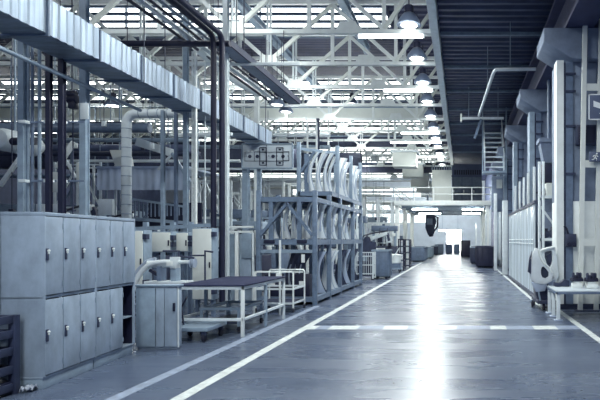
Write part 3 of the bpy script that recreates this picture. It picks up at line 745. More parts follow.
# ------------------------------------------------------------------ things along the aisle past the rack
def bin_(px0,px1,pyb,pyt,dep,m,label,ribs=True,cat='container',name='steel_container',feet=.08):
    Y = 864/(pyb-240); x0,x1 = XX(px0,Y),XX(px1,Y); h = ZZ(pyt,Y)
    t = thing(name,label,cat,((x0+x1)/2,Y+dep/2,0),group='containers along the aisle')
    b = MB(); b.box(x0,x1,Y,Y+.04,feet,h); b.box(x0,x1,Y+dep-.04,Y+dep,feet,h); b.box(x0,x0+.04,Y+.04,Y+dep-.04,feet,h); b.box(x1-.04,x1,Y+.04,Y+dep-.04,feet,h); b.box(x0,x1,Y,Y+dep,feet,feet+.05)
    b.build('tub',m,t,.006)
    if ribs:
        g = MB(); n = max(2,int((x1-x0)/.3))
        for i in range(n+1):
            xx = x0+(x1-x0)*i/n; g.box(xx-.025,xx+.025,Y-.03,Y,feet,h)
        n = max(2,int(dep/.35))
        for i in range(n+1):
            yy = Y+dep*i/n
            for q,s_ in ((x0,-1),(x1,1)): g.box(min(q,q+.03*s_),max(q,q+.03*s_),yy-.025,yy+.025,feet,h)
        g.build('rib',m,t)
    g = MB(); g.box(x0-.04,x1+.04,Y-.04,Y,h-.06,h+.01); g.box(x0-.04,x1+.04,Y+dep,Y+dep+.04,h-.06,h+.01); g.box(x0-.04,x0,Y,Y+dep,h-.06,h+.01); g.box(x1,x1+.04,Y,Y+dep,h-.06,h+.01)
    g.build('rim','steel' if m!='dark' else 'dark2',t)
    for x in (x0+.08,x1-.08):
        for y in (Y+.08,Y+dep-.08): MB().box(x-.05,x+.05,y-.05,y+.05,0,feet).build('foot','dark',t)
    return t
# mesh bin cart
Y=21.6; x0,x1=XX(355,Y),XX(373,Y)
t = thing('mesh_bin','wheeled pale mesh bin beside the end of the rack','bin',((x0+x1)/2,Y+.5,0))
MB().box(x0,x1,Y,Y+.5,.14,.2).build('base','dark2',t)
for x in (x0,x1):
    for y in (Y,Y+.5): MB().box(x-.03,x+.03,y-.03,y+.03,.05,1.12).build('corner_post','pale',t)
m=MB()
for z in (.25,.6,.95,1.1): m.box(x0,x1,Y-.015,Y+.015,z-.02,z+.02); m.box(x1-.015,x1+.015,Y,Y+.5,z-.02,z+.02); m.box(x0-.015,x0+.015,Y,Y+.5,z-.02,z+.02)
for i in range(1,8):
    xx=x0+(x1-x0)*i/8; m.box(xx-.008,xx+.008,Y-.008,Y+.008,.2,1.1)
    yy=Y+.5*i/8; m.box(x1-.008,x1+.008,yy-.008,yy+.008,.2,1.1)
m.build('mesh_side','pale',t)
MB().box(x0+.06,x1-.06,Y+.06,Y+.44,.2,.75).build('lining','dark2',t)
for x in (x0+.05,x1-.05):
    for y in (Y+.08,Y+.42): MB().lathe((x-.02,y,.07),[(.07,0),(.07,.04)],12,'x').build('caster','rubber',t)
bin_(372.5,388,279,250,1.0,'midsteel','plain slate blue steel container right after the mesh bin')
t = thing('notice_board','dark upright board standing behind the mesh bin','board',P(369,262,24.4)); t.location.z=0
MB().box(XX(363,24.4),XX(376,24.4),24.4,24.45,.9,ZZ(242,24.4)).build('board','dark2',t)
for px in (364,375): MB().box(XX(px,24.4)-.03,XX(px,24.4)+.03,24.42,24.48,0,.9).build('leg','steel',t)
t = thing('drum_cart','cart with a pale round drum top between the containers','cart',P(393,272,26.5)); t.location.z=0
c=P(394,255,26.8); MB().lathe((c.x,c.y,.45),[(.3,0),(.34,.05),(.34,.34),(.36,.36),(.36,.42),(.2,.46)],18).build('drum','white',t)
MB().box(c.x-.38,c.x+.38,c.y-.4,c.y+.4,.16,.24).build('platform','steel',t)
MB().bar((c.x-.3,c.y-.38,.24),(c.x+.3,c.y-.38,1.2),.04).build('push_bar','pale',t)
MB().box(c.x-.36,c.x+.36,c.y-.38,c.y+.38,.24,.45).build('crate','midsteel',t)
for dx in (-.3,.3):
    for dy in (-.32,.32): MB().lathe((c.x+dx-.02,c.y+dy,.08),[(.08,0),(.08,.04)],12,'x').build('caster','rubber',t)
for i,(px0,px1,pyb,pyt) in enumerate(((398.5,403.5,270,239),(404,409.5,268,239.5))):
    Y=864/(pyb-240); x0,x1=XX(px0,Y),XX(px1,Y); h=ZZ(pyt,Y)
    t = thing('shelf_tower','dark slim shelf tower beside the aisle, the %s of a pair'%('closer' if i==0 else 'farther'),'shelf',((x0+x1)/2,Y+.4,0),group='dark shelf towers')
    for x in (x0,x1):
        for y in (Y,Y+.8): MB().box(x-.03,x+.03,y-.03,y+.03,0,h).build('post','dark',t)
    for k in range(5): MB().box(x0,x1,Y,Y+.8,.1+k*(h-.15)/4,.16+k*(h-.15)/4).build('shelf','dark2',t)
bin_(410,424,262,247,3.5,'midsteel','grey blue container beyond the dark shelf towers')
bin_(424.5,431,258.5,247.5,4.,'steel','paler container beyond the grey blue one')
bin_(431,436.5,255.5,246,3,'dark2','dark container farthest down the rack side of the aisle')
# small cabinets at the far gate
for i,(a,b_,m,lab) in enumerate(((434.5,443.5,'steel','grey cupboard at the far gate nearer the racks'),(445.5,452.5,'midsteel','darker cupboard standing before the bright gate'),(453.5,460,'steel','pale cupboard before the bright gate next to the black container'))):
    Y=60+i*2; x0,x1=XX(a,Y),XX(b_,Y)
    t=thing('cupboard',lab,'cupboard',((x0+x1)/2,Y,0))
    MB().box(x0,x1,Y,Y+.6,.08,1.15).build('body',m,t,.01); MB().box(x0+.05,x1-.05,Y+.05,Y+.55,0,.08).build('plinth','dark',t)
    xm=(x0+x1)/2
    for q0,q1 in ((x0+.02,xm-.01),(xm+.01,x1-.02)): MB().box(q0,q1,Y-.02,Y,.1,1.12).build('door',m,t)
# hanging dark machine over the far aisle
p=P(431,224,58)
t=thing('hanging_machine','dark robot-like machine head hanging over the far aisle edge','machine',(p.x,p.y,2.2))
MB().prism([(p.x-.55,p.y-.3,4.3),(p.x+.3,p.y-.3,4.5),(p.x+.6,p.y-.3,3.6),(p.x+.35,p.y-.3,2.9),(p.x+.4,p.y-.3,2.3),(p.x-.3,p.y-.3,2.1),(p.x-.6,p.y-.3,2.9)],(0,.8,0)).build('body','dark2',t,.08)
MB().box(p.x-.45,p.x+.2,p.y-.4,p.y-.3,3.2,3.9).build('cover_plate','midsteel',t,.02)
MB().bar((p.x-.2,p.y,4.2),(p.x-.35,p.y,4.8),.45,.45).build('arm','dark2',t,.03)
MB().path([(p.x+.3,p.y-.2,4.2),(p.x+.75,p.y-.2,4.0),(p.x+.7,p.y-.2,3.0),(p.x+.3,p.y-.2,2.5)],.1,10).build('hose','dark',t)
MB().tube((p.x-.35,p.y,4.6),(p.x-.35,p.y,7.9),.12,10).build('mast','steel',t)
MB().lathe((p.x,p.y,1.95),[(.15,0),(.25,.1),(.3,.35)],12).build('nozzle','dark',t)

# ------------------------------------------------------------------ bridge (mezzanine)
BY0,BY1,BX0,BX1,BZ0,BZ1 = 40.,56.,-5.05,2.2,4.16,4.52
t = thing('bridge_deck','white steel bridge crossing above the aisle with a tube railing','bridge',(-1.4,48,BZ0))
MB().box(BX0,BX1,BY0,BY0+.25,BZ0,BZ1).build('edge_beam','white',t,.02)
MB().box(BX0,BX0+.25,BY0+.25,BY1,BZ0,BZ1).build('edge_beam','white',t,.02)
MB().box(BX0+.25,BX1,BY0+.25,BY1,BZ0+.15,BZ1-.04).build('deck','midsteel',t)
for k in range(5): MB().box(BX0+.25,BX1,BY0+3+k*3,BY0+3.2+k*3,BZ0-.02,BZ0+.15).build('joist','steel',t)
m=MB()
for z in (5.0,5.5): m.tube((BX0+.1,BY0+.1,z),(BX1,BY0+.1,z),.035,8); m.tube((BX0+.1,BY0+.1,z),(BX0+.1,BY1,z),.035,8)
m.build('handrail','white',t)
for k in range(6):
    xx=BX0+.1+k*1.42
    MB().tube((min(xx,BX1-.05),BY0+.1,BZ1),(min(xx,BX1-.05),BY0+.1,5.5),.04,8).build('rail_post','white',t)
for k in range(1,6): MB().tube((BX0+.1,BY0+.1+k*2.6,BZ1),(BX0+.1,BY0+.1+k*2.6,5.5),.04,8).build('rail_post','white',t)
MB().bar((BX0+.1,BY0+.1,5.5),(BX0+1.1,BY0+.1,4.55),.06).build('brace','white',t)
for i,Y in enumerate((40.2,46,52)):
    solo(MB().box(-5.0,-4.68,Y,Y+.32,0,4.15),'bridge_column','white','white square column under the rack side of the bridge, %s one in'%ORD[i],'column','columns under the bridge',.01)
for i,Y in enumerate((40.2,46,52)):
    solo(MB().box(1.75,2.05,Y,Y+.32,0,4.15),'bridge_column','white','white square column under the partition side of the bridge, %s one in'%ORD[i],'column','columns under the bridge',.01)
k=0
for Y in (42.5,49.):
    for x0,x1 in ((-3.95,-1.9),(.0,2.0-.3)):
        t=thing('bridge_light','tube light under the bridge deck, %s row in, over the %s side of the aisle'%(ORD[k//2],'rack' if k%2==0 else 'partition'),'light',((x0+x1)/2,Y,3.95),group='tube lights under the bridge'); k+=1
        MB().box(x0,x1,Y-.15,Y+.15,4.03,4.1).build('housing','white',t)
        for dy in (-.08,.08): MB().tube((x0+.05,Y+dy,4.0),(x1-.05,Y+dy,4.0),.045,8).build('tube','bridgetube',t)
        for e in (x0+.2,x1-.2): MB().box(e-.02,e+.02,Y-.02,Y+.02,4.1,4.32).build('hanger','steel',t)
t=thing('far_tube_light','lone tube light hanging above the bright far gate','light',(-1.4,66,2.7))
MB().tube((-2.8,66,2.75),(-.1,66,2.75),.06,8).build('tube','bridgetube',t); MB().box(-2.9,0,65.9,66.1,2.83,2.9).build('housing','white',t)
for x in (-2.4,-.5): MB().tube((x,66,2.9),(x,66,10.6),.02,6).build('hanger','steel',t)
# on the bridge
t=thing('bridge_board','tall cream board with a slatted head standing on the bridge','board',P(442,200,41.5)); t.location.z=BZ1-.04
x0,x1=XX(432,41.5),XX(451.5,41.5)
MB().box(x0,x1,41.5,41.6,BZ1-.04,ZZ(170,41.5)).build('panel','cream',t,.01)
m=MB()
for i in range(9):
    xx=x0+(x1-x0)*i/8; m.box(xx-.03,xx+.03,41.52,41.58,ZZ(170,41.5),ZZ(165,41.5))
m.build('slat_head','steel',t)
t=thing('switch_cabinet','dark tall switch cabinet at the back of the bridge beside the cream board','cabinet',(.8,46,BZ1-.04))
x0,x1=XX(452,45.5),XX(482,45.5)
MB().box(x0,x1,45.5,46.5,BZ1-.04,8.0).build('body','walldark',t,.02)
for i in range(3): 
    q=x0+(x1-x0)*i/3; d=MB().box(q+.03,q+(x1-x0)/3-.03,45.46,45.5,BZ1+.1,6.9).build('door','concrete',t)
    MB().box(q+.1,q+.2,45.43,45.46,5.6,5.8).build('handle','signwhite',d)
m=MB()
for i in range(12): m.box(x0+.2+i*.19,x0+.32+i*.19,45.47,45.5,7.1,7.5)
m.build('vent_slot','dark',t)
# hanging pale duct boxes
for i,Y in enumerate((36,42,49,55,61)):
    t=thing('hanging_duct_box','pale hanging ventilation box above the bridge, %s of the receding row'%ORD[i],'ventilation box',(-3.8,Y,6.5),group='hanging ventilation boxes')
    MB().box(-4.65,-3.05,Y,Y+1.2,6.5,7.45).build('box','cream',t,.02)
    m=MB(); 
    for k in range(5): m.box(-4.5+k*.3,-4.36+k*.3,Y-.02,Y,7.46,7.6)
    MB().box(-4.8,-2.9,Y-.05,Y+1.25,7.45,7.62).build('flange','pale',t)
    for x in (-4.5,-3.2): MB().tube((x,Y+.6,7.6),(x,Y+.6,10.3),.03,6).build('hanger','pale',t)

# ------------------------------------------------------------------ right side columns
cols_y=(12.5,17.5,22.9,28.1,33.3)
clabs=('concrete column behind the parts trolley, white painted below','concrete column just beyond the shelf of boxes','concrete column beyond the plastic partition middle','concrete column beside the hanging stair','concrete column near the dark containers')
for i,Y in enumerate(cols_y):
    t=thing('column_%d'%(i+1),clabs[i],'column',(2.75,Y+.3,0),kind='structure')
    MB().box(2.2,3.4,Y,Y+.7,2.5,5.73).build('shaft','concrete',t,.015)
    MB().box(2.2,3.4,Y,Y+.7,.12,2.5).build('painted_base','white' if i==0 else 'concrete',t,.015)
    MB().box(2.19,3.4,Y-.01,Y+.71,0,.12).build('plinth','dark2',t)
    m=MB(); m.box(2.185,2.35,Y-.03,Y-.001,.12,5.75); m.box(2.185,2.199,Y-.001,Y+.3,.12,5.75); m.build('corner_guard','white' if i==0 else 'steel',t)
    MB().prism([(1.86,Y-.25,6.42),(1.86,Y-.25,6.12),(2.5,Y-.25,5.72),(3.4,Y-.25,5.72),(3.4,Y-.25,6.42)],(0,1.2,0)).build('corbel','concrete',t,.02)
    MB().box(2.40,2.56,Y-.05,Y-.002,.12,5.7).build('cable_channel','midsteel',t); MB().box(2.36,2.395,Y-.03,Y-.002,.12,5.7).build('conduit','dark2',t)  # dark strips added to stand for the shade beside the corner guard
    m=MB()
    for z in (3.1,4.2,5.0,5.4): m.box(2.38,2.62,Y-.08,Y-.051,z,z+.05)
    m.build('clamp','dark2',t)
t=thing('crane_runway','dark crane runway beam lying along the column corbels','beam',(2.9,20,6.43))
MB().box(2.35,3.0,4,44,6.43,6.52).build('lower_flange','roofdark',t); MB().box(2.6,2.75,4,44,6.52,7.6).build('web','roofdark',t); MB().box(2.35,3.0,4,44,7.6,7.7).build('upper_flange','roofdark',t)
# dark switch box on column
t=thing('switch_box','dark switch box fixed high on the white based column','box',(2.84,12.4,3.78))
MB().box(2.62,3.07,12.36,12.5,3.78,4.24).build('case','dark2',t,.008); MB().box(2.65,3.04,12.345,12.36,3.82,4.2).build('door','dark',t,.004)
t=thing('socket_box','dark socket box with two round plugs beside the column guard','socket',(2.5,12.4,1.42))
MB().box(2.38,2.62,12.35,12.5,1.44,1.74).build('case','dark2',t,.01)
for dx in (-.06,.06): MB().lathe((2.5+dx,12.3,1.5),[(.05,0),(.05,.06),(.03,.06)],12,'y').build('plug','dark',t)
MB().path([(2.44,12.4,1.74),(2.40,12.38,1.86),(2.34,12.36,1.92)],.025,8).build('cable','dark',t)
# ladder frame
t=thing('ladder_support','tall pale welded ladder frame standing before the white based column','frame',(2.86,12.2,0))
for a,b_ in ((2.67,2.78),(3.03,3.15)): MB().bar((a,12.2,0),(b_,12.2,6.6),.105,.06).build('upright','cream',t)
for z in (1.55,3.32,5.05): MB().box(2.67+.017*z,3.03+.018*z,12.18,12.22,z-.08,z+.08).build('rung','cream',t)
MB().box(2.55,3.3,12.1,12.3,0,.02).build('base_plate','dark2',t)
# arrow sign
Y=12.05; x0,x1,z0,z1=XX(588.5,Y),XX(588.5,Y)+.62,ZZ(120,Y),ZZ(94,Y)
t=thing('arrow_sign','square dark sign with white border and diagonal white arrow on the ladder frame','sign',((x0+x1)/2,Y,z0))
MB().box(x0,x1,Y,Y+.04,z0,z1).build('board','signdark',t,.004)
m=MB(); w=.025
for q in ((x0,x1,z0,z0+w),(x0,x1,z1-w,z1),(x0,x0+w,z0,z1),(x1-w,x1,z0,z1)): m.box(q[0],q[1],Y-.006,Y-.001,q[2],q[3])
m.build('border','signwhite',t)
cx=(x0+x1)/2; cz=(z0+z1)/2
m=MB(); m.prism([(x0+.11,Y-.008,z1-.15),(x0+.11,Y-.008,z1-.28),(cx+.02,Y-.008,cz-.06),(cx+.09,Y-.008,cz+.03)],(0,.007,0))
m.prism([(cx-.07,Y-.008,cz-.15),(cx+.2,Y-.008,cz-.2),(cx+.15,Y-.008,cz+.1)],(0,.007,0)); m.build('arrow','signwhite',t)
MB().box(cx-.16,cx+.2,Y+.04,Y+.13,cz-.03,cz+.03).build('bracket','steel',t)
# exit sign
x0,x1,z0,z1=XX(589.5,Y),XX(589.5,Y)+.42,ZZ(161.5,Y),ZZ(152,Y)
t=thing('exit_sign','small dark exit sign with a white running figure below the arrow sign','sign',((x0+x1)/2,Y,z0))
MB().box(x0,x1,Y,Y+.05,z0,z1).build('case','signdark',t,.004)
m=MB(); h=z1-z0
def st(a,b_,c,d,w=.02): m.bar((x0+.03+a*h,Y-.006,z0+b_*h),(x0+.03+c*h,Y-.006,z0+d*h),.01,w)
m.lathe((x0+.03+.62*h,Y-.012,z0+.82*h),[(.0,0),(.02,0),(.02,.01),(.0,.01)],12,'y')
st(.55,.70,.42,.42,.03); st(.42,.42,.62,.30); st(.62,.30,.58,.10); st(.42,.42,.30,.22); st(.30,.22,.10,.20); st(.55,.68,.75,.50); st(.52,.66,.30,.62); st(.30,.62,.22,.48)
m.bar((x0+.03+1.2*h,Y-.006,z0+.5*h),(x0+.03+1.7*h,Y-.006,z0+.5*h),.01,.02)
m.prism([(x0+.03+1.1*h,Y-.01,z0+.5*h),(x0+.03+1.35*h,Y-.01,z0+.68*h),(x0+.03+1.35*h,Y-.01,z0+.32*h)],(0,.009,0)); m.build('figure','signwhite',t)
MB().box(x0+.1,x0+.26,Y+.05,Y+.13,z0+.04,z1-.04).build('bracket','steel',t)

# ------------------------------------------------------------------ partition of plastic sheets
t=thing('plastic_partition','long fence of glossy corrugated plastic sheets on pale posts','partition',(2.0,18.8,0),kind='thing')
py=[14.75,16.1,17.5,18.9,20.3,21.7,23.1]
for i in range(len(py)-1):
    rows=[]; n=26
    for z in (.12,1.2,2.6):
        rows.append([Vector((2.0+.016*math.sin(k*PI/2)+.012*math.sin(k*.9+i),py[i]+.05+(py[i+1]-py[i]-.1)*k/n,z)) for k in range(n+1)])
    MB().sheet(rows,(.012,0,0)).build('sheet','glassy',t)
MB().box(1.96,2.05,14.7,23.15,2.6,2.68).build('upper_rail','dark2',t)
MB().box(1.97,2.05,14.7,23.15,.02,.12).build('kick_rail','dark2',t)
for i,y in enumerate((14.62,15.65,17.1,18.3,19.6,21.2)): MB().box(2.06,2.13,y-.035,y+.035,0,3.72).build('post','pale',t,.004)
for z in (1.62,1.50):
    m=MB()
    for k in range(14):
        y=15+k*.55; m.box(1.955,1.975,y,y+.3,z-.012,z+.012)
    m.build('reflective_tape','signwhite',t)  # white dashes painting the gleam lines on the glossy sheets
# other pale posts further on
for i,(px,Y,zt_,w,lab) in enumerate(((505,24.7,3.4,.24,'wide pale post just past the end of the plastic partition'),(495.5,27.9,4.0,.16,'pale post between the wide post and the dark containers'),
    (500,33,3.6,.16,'slim pale post behind the wide post'),(490,36,3.6,.16,'slim pale post rising over the ribbed containers, nearer the partition'),(486,38,3.4,.14,'slim pale post rising over the ribbed containers, middle one'),
    (481,41.5,3.6,.16,'slim pale post rising over the ribbed containers, nearer the gate'),(476,44,3.0,.14,'slim pale post rising over the small black container'))):
    x=XX(px,Y); q=thing('guard_post',lab,'post',(x,Y,0),group='pale guard posts by the aisle')
    MB().box(x-w/2,x+w/2,Y-w/2,Y+w/2,.02,zt_).build('shaft','pale',q,.01); MB().box(x-w*.8,x+w*.8,Y-w*.8,Y+w*.8,0,.02).build('base_plate','dark2',q)
bin_(477,493.5,268,246.5,3.2,'dark','long dark ribbed container by the pale posts')
bin_(471,476.5,264,247.,3.0,'dark2','narrow dark container beside the long ribbed one')
bin_(461,470,257.5,240.5,3,'dark','black tall container standing before the far gate')
# shelf rack behind column guard
t=thing('box_shelf','tall pale shelf rack behind the column carrying a white box','shelf',(2.4,14.1,0))
for x in (2.07,3.1):
    for y in (13.75,14.4): MB().box(x-.03,x+.03,y-.03,y+.03,0,3.6).build('post','pale' if x<3 else 'steel',t,.004)
for z in (.3,1.58,2.66):
    MB().box(2.07,3.1,13.72,13.78,z,z+.07).build('beam','pale',t); MB().box(2.07,3.1,14.37,14.43,z,z+.07).build('beam','steel',t)
    MB().box(2.1,3.07,13.78,14.37,z+.03,z+.06).build('shelf','midsteel',t)
MB().bar((2.1,14.46,2.5),(3.05,14.46,1.2),.05).build('brace','pale',t)
solo(MB().box(2.16,2.75,13.8,14.3,2.73,3.06),'white_box','cream','white box on the upper level of the shelf rack','box',bev=.01)
for i,(x,r_) in enumerate(((2.16,.10),(2.36,.12),(2.58,.11))):
    t=thing('motor_part','dark round motor part on the middle shelf behind the column, %s in the row'%ORD[i],'motor part',(x,14.0,1.65),group='motor parts on the shelf')
    MB().lathe((x,13.9,1.65+r_),[(r_*.5,0),(r_,.02),(r_,.2),(r_*.6,.24)],16,'y').build('body','dark2',t)
    MB().box(x-.05,x+.05,13.9,14.1,1.64+2*r_-.02,1.64+2*r_+.06).build('terminal_box','dark',t)
solo(MB().lathe((2.15,14.05,2.72),[(.06,0),(.09,.05),(.08,.15),(.03,.22)],12),'valve_cap','dark','black rounded cap at the end of the upper shelf','cap')
# hopper between columns
t=thing('hanging_hopper','grey cone hopper with a dark motor box hanging between two columns','hopper',(2.6,16.3,2.9))
c=Vector((2.62,16.3,0))
MB().prism([c+Vector((-.3,-.3,4.5)),c+Vector((.3,-.3,4.5)),c+Vector((.16,-.16,3.9)),c+Vector((-.16,-.16,3.9))],(0,.5,0)).build('cone','concrete',t)
MB().box(c.x-.34,c.x+.34,c.y-.34,c.y+.3,4.5,4.62).build('rim','concrete',t)
MB().box(c.x-.26,c.x+.24,c.y-.3,c.y+.2,3.3,3.85).build('motor_box','dark',t,.02)
MB().lathe(c+Vector((0,-.1,3.0)),[(.1,0),(.14,.1),(.14,.3)],12).build('spout','dark2',t)
MB().tube(c+Vector((0,0,4.6)),c+Vector((0,0,6.7)),.05,8).build('feed_tube','midsteel',t)
# hanging stair
t=thing('steel_stair','open steel stair with thin rails hanging below the low ceiling','stair',(1.7,28.5,5.1))
for i in range(9):
    z=5.05+.29*i; y=27.6+.2*i; MB().box(1.2,2.12,y,y+.24,z,z+.05).build('tread','pale',t)
for x in (1.17,2.15): MB().bar((x,27.6,5.05),(x,29.5,7.65),.06,.2).build('stringer','steel',t)
m=MB()
for x in (1.17,2.15):
    m.bar((x,27.6,6.0),(x,29.5,8.3),.05); m.bar((x,27.6,5.05),(x,27.6,6.0),.05); m.bar((x,28.5,6.2),(x,28.5,7.1),.05)
m.build('handrail','pale',t)
for x in (1.05,2.25): MB().bar((x,27.5,4.9),(x,27.5,8.35),.06).build('hanger','steel',t)
MB().box(1.05,2.25,26.9,27.7,4.95,5.03).build('landing','steel',t)
t=thing('wall_cabinet','grey cabinet with a white notice under the hanging stair','cabinet',P(495,185,28.5)); t.location.z=3.3
x0,x1=1.55,2.15
MB().box(x0,x1,28.2,28.7,3.1,4.93).build('case','concrete',t,.01); MB().box(x0+.25,x1-.05,28.17,28.2,4.3,4.75).build('notice','cream',t)
# L pipe and lights under the low ceiling
t=thing('bent_pipe','pale bent pipe hanging below the low ribbed ceiling','pipe',(1.0,17,6.9))
MB().path([(2.3,16.8,6.92),(1.06,16.8,6.9),(1.0,16.95,6.88),(.72,23,6.9)],.055,10).build('run','pale',t)
MB().tube((.9,19,6.9),(.9,19,8.4),.015,6).build('hanger','steel',t); MB().tube((1.5,16.8,6.9),(1.5,16.8,8.4),.015,6).build('hanger','steel',t)
t=thing('dim_batten','unlit white tube fitting below the low ceiling','light fitting',(1,24,7))
MB().box(.0,1.85,23.95,24.05,6.96,7.06).build('housing','pale',t); MB().box(-.08,0,23.9,24.1,6.85,7.2).build('end_plate','cream',t)
MB().bar((.85,24,6.96),(.55,24,6.1),.18,.1).build('drop_arm','midsteel',t)
for x in (.3,1.6): MB().tube((x,24,7.06),(x,24,8.4),.015,6).build('hanger','steel',t)

# ------------------------------------------------------------------ trolley and car parts, right foreground
t=thing('parts_trolley','pale metal trolley table with thick legs at the right edge of the aisle','trolley',(2.6,11.2,0))
X0,X1,Y0,Y1=1.86,3.15,10.65,11.85
MB().box(X0,X1,Y0,Y1,.575,.6).build('top','signpale',t,.004)
m=MB(); m.box(X0,X1,Y0,Y0+.03,.53,.574); m.box(X0,X1,Y1-.03,Y1,.53,.574); m.box(X0,X0+.03,Y0,Y1,.53,.574); m.box(X1-.03,X1,Y0,Y1,.53,.574); m.build('apron','midsteel',t,.004)
for x,y in ((X0+.05,Y0+.06),(X0+.05,Y0+.62),(X0+.05,Y1-.06),(X1-.05,Y0+.06),(X1-.05,Y1-.06)):
    l_=MB().box(x-.035,x+.035,y-.035,y+.035,.03,.574).build('leg','pale',t,.006); MB().box(x-.08,x+.08,y-.08,y+.08,0,.03).build('foot','galvdull',l_,.006)
def casting(x,y,w,label):
    t=thing('metal_casting',label,'casting',(x,y,.601),group='castings on the trolley')
    b=MB(); b.box(x-w*.42,x+w*.42,y-.1,y+.1,.602,.70); b.box(x-w*.3,x+w*.3,y-.08,y+.08,.70,.74); b.build('base','white',t,.012)
    m=MB(); n=4
    for i in range(n):
        u=(i+.5)/n-.5; hh=.06+.05*((i*7)%3)
        m.box(x+u*w-w*.11,x+u*w+w*.11,y-.09+.02*(i%2),y+.09,.74,.76+hh)
    m.box(x-w*.5,x+w*.5,y-.1,y+.1,.74,.80); m.build('head','dark',t,.01)
    m=MB()
    for u in (-.3,.1,.32): m.lathe((x+u*w,y,.80),[(.03,0),(.03,.10),(.015,.12)],10)
    m.build('stud','dark2',t)
casting(2.40,11.3,.24,'dark-topped casting on a white block on the trolley, beside the column guard')
casting(2.68,11.2,.26,'dark-topped casting on a white block in the middle of the trolley')
casting(2.95,11.1,.2,'dark-topped casting on a white block nearest the trolley outer edge')
solo(MB().prism([(1.98,11.55,.601),(2.3,11.55,.601),(2.3,11.55,.73),(2.2,11.55,.76),(2.1,11.55,.68),(1.98,11.55,.69)],(0,.18,0)),'motor_bracket','dark2','flat dark bracket lying on the trolley by the pale car frames','bracket',bev=.01)
# cart with car frames
t=thing('frame_cart','dark low cart on round casters carrying pale car body frames','cart',(1.9,12.7,0))
MB().box(1.70,2.12,12.15,13.2,.16,.24).build('platform','dark2',t,.01)
MB().prism([(1.72,12.3,.24),(2.0,12.3,.24),(1.96,12.3,.60),(1.64,12.3,.70)],(0,.5,0)).build('cradle','dark2',t,.02)
for x,y in ((1.68,12.9),(1.86,12.3),(1.75,13.15),(2.08,13.15)):
    c_=MB().lathe((x-.025,y,.085),[(.03,0),(.085,.004),(.085,.046),(.03,.05)],16,'x').build('caster','rubber',t)
    MB().box(x-.04,x+.04,y-.03,y+.03,.13,.17).build('fork','steel',c_)
MB().path([(1.76,12.13,.24),(1.72,12.1,.42),(1.72,12.1,.44)],.02,8).build('pull_bar','steel',t)
def shp(pts,Y): return [P(x,y,Y) for x,y in pts]
Yc=12.15
t=thing('car_body_pillar','pale car body side frame with a pointed pillar leaning on the dark cart','car part',P(538,290,Yc)); t.location.z=.62
o=shp([(529.5,272),(531,262),(533,253),(535.5,247.5),(538.5,249),(540,256),(543,262),(549,267),(552.5,273),(552.5,281),(545,284.5),(535,283),(530.5,278)],Yc)
i_=shp([(541,272),(541,270),(541.3,268.5),(542,267),(542.6,266.6),(543.4,266.6),(544.5,267),(547,269.5),(549,272.5),(549,276.5),(546,278.5),(542.5,277.5),(541.2,274.5)],Yc)
MB().prism(shp([(540,265),(550,269),(550,279),(540,279)],Yc+.102),(0,.02,0)).build('inner_skin','dark2',t)  # dark plate put behind the hole to deepen its shade
MB().path([p+Vector((0,-.015,0)) for p in shp([(538,249),(540,256.5),(543,262.5),(549,267.5),(552,273)],Yc)],.022,8).build('edge_flange','white',t)
MB().ring(o,i_,(0,.1,0)).build('pillar','carpart',t,.012)
MB().prism(shp([(528,272),(529.3,259),(532,251),(531,262),(531,274)],Yc-.03),(0,.1,0)).build('inner_flange','dark2',t)  # dark strip put along the left flank for contrast
MB().prism(shp([(531,282),(548,282),(545,291),(536,292)],Yc+.02),(0,.1,0)).build('lower_skirt','galvdull',t,.01)
t=thing('car_door_surround','pale arched car door frame standing behind the pointed side frame','car part',P(551,290,12.4)); t.location.z=.5
Yd=12.36
o=shp([(539.5,251),(547,248),(555,246.5),(556.5,255),(558,265),(559,276),(555,283),(549,280),(546,270),(542,260)],Yd)
i_=shp([(543.5,253),(547,251.5),(552,250.5),(552.5,254),(553,259),(552,264),(550,268),(548.5,267),(546.5,263),(545,258)],Yd)
MB().ring(o,i_,(0,.08,0)).build('arch','pale',t,.01)
MB().path([p+Vector((0,-.02,0)) for p in shp([(540,251),(547,248.5),(555,247)],Yd)],.03,8).build('upper_edge','white',t)
MB().box(XX(547,Yd),XX(555,Yd),Yd-.02,Yd+.1,.24,ZZ(280,Yd)).build('foot','galvdull',t)
MB().prism(shp([(546,256),(551,253),(552,260),(551,265),(549,264)],Yd+.03),(0,.03,0)).build('inner_trim','dark2',t)  # dark plate put in the arch opening to shade its interior

# ------------------------------------------------------------------ machinery deep in the left hall
# hood with pleated skirt
Y=20.; x0,x1=XX(97,Y),XX(190,Y); z0,z1=ZZ(190,Y),ZZ(168.5,Y)
t=thing('fume_hood','long galvanised hood with pleated curtain sides behind the spiral duct','hood',((x0+x1)/2,Y,z0))
n=60; rows=[]
for z in (z0,(z0+z1)/2,z1): rows.append([Vector((x0+(x1-x0)*k/n,Y+.012*math.sin(k*1.3)+.012*math.sin(k*.47),z)) for k in range(n+1)])
MB().sheet(rows,(0,.02,0)).build('curtain','galvdull',t)
MB().box(x0,x1,Y-.05,Y+2.5,z1,z1+.08).build('cover','galvdull',t)
MB().prism([(XX(112,Y),Y+.2,z1+.08),(XX(123,Y),Y+.2,z1+.08),(XX(121,Y),Y+.2,z1+.5),(XX(118,Y),Y+.2,z1+.72),(XX(106,Y),Y+.2,z1+.72)],(0,.5,0)).build('throat','cream',t)
for x in (x0+.2,x1-.2): MB().tube((x,Y+1,z1),(x,Y+1,7.9),.03,6).build('hanger','steel',t)
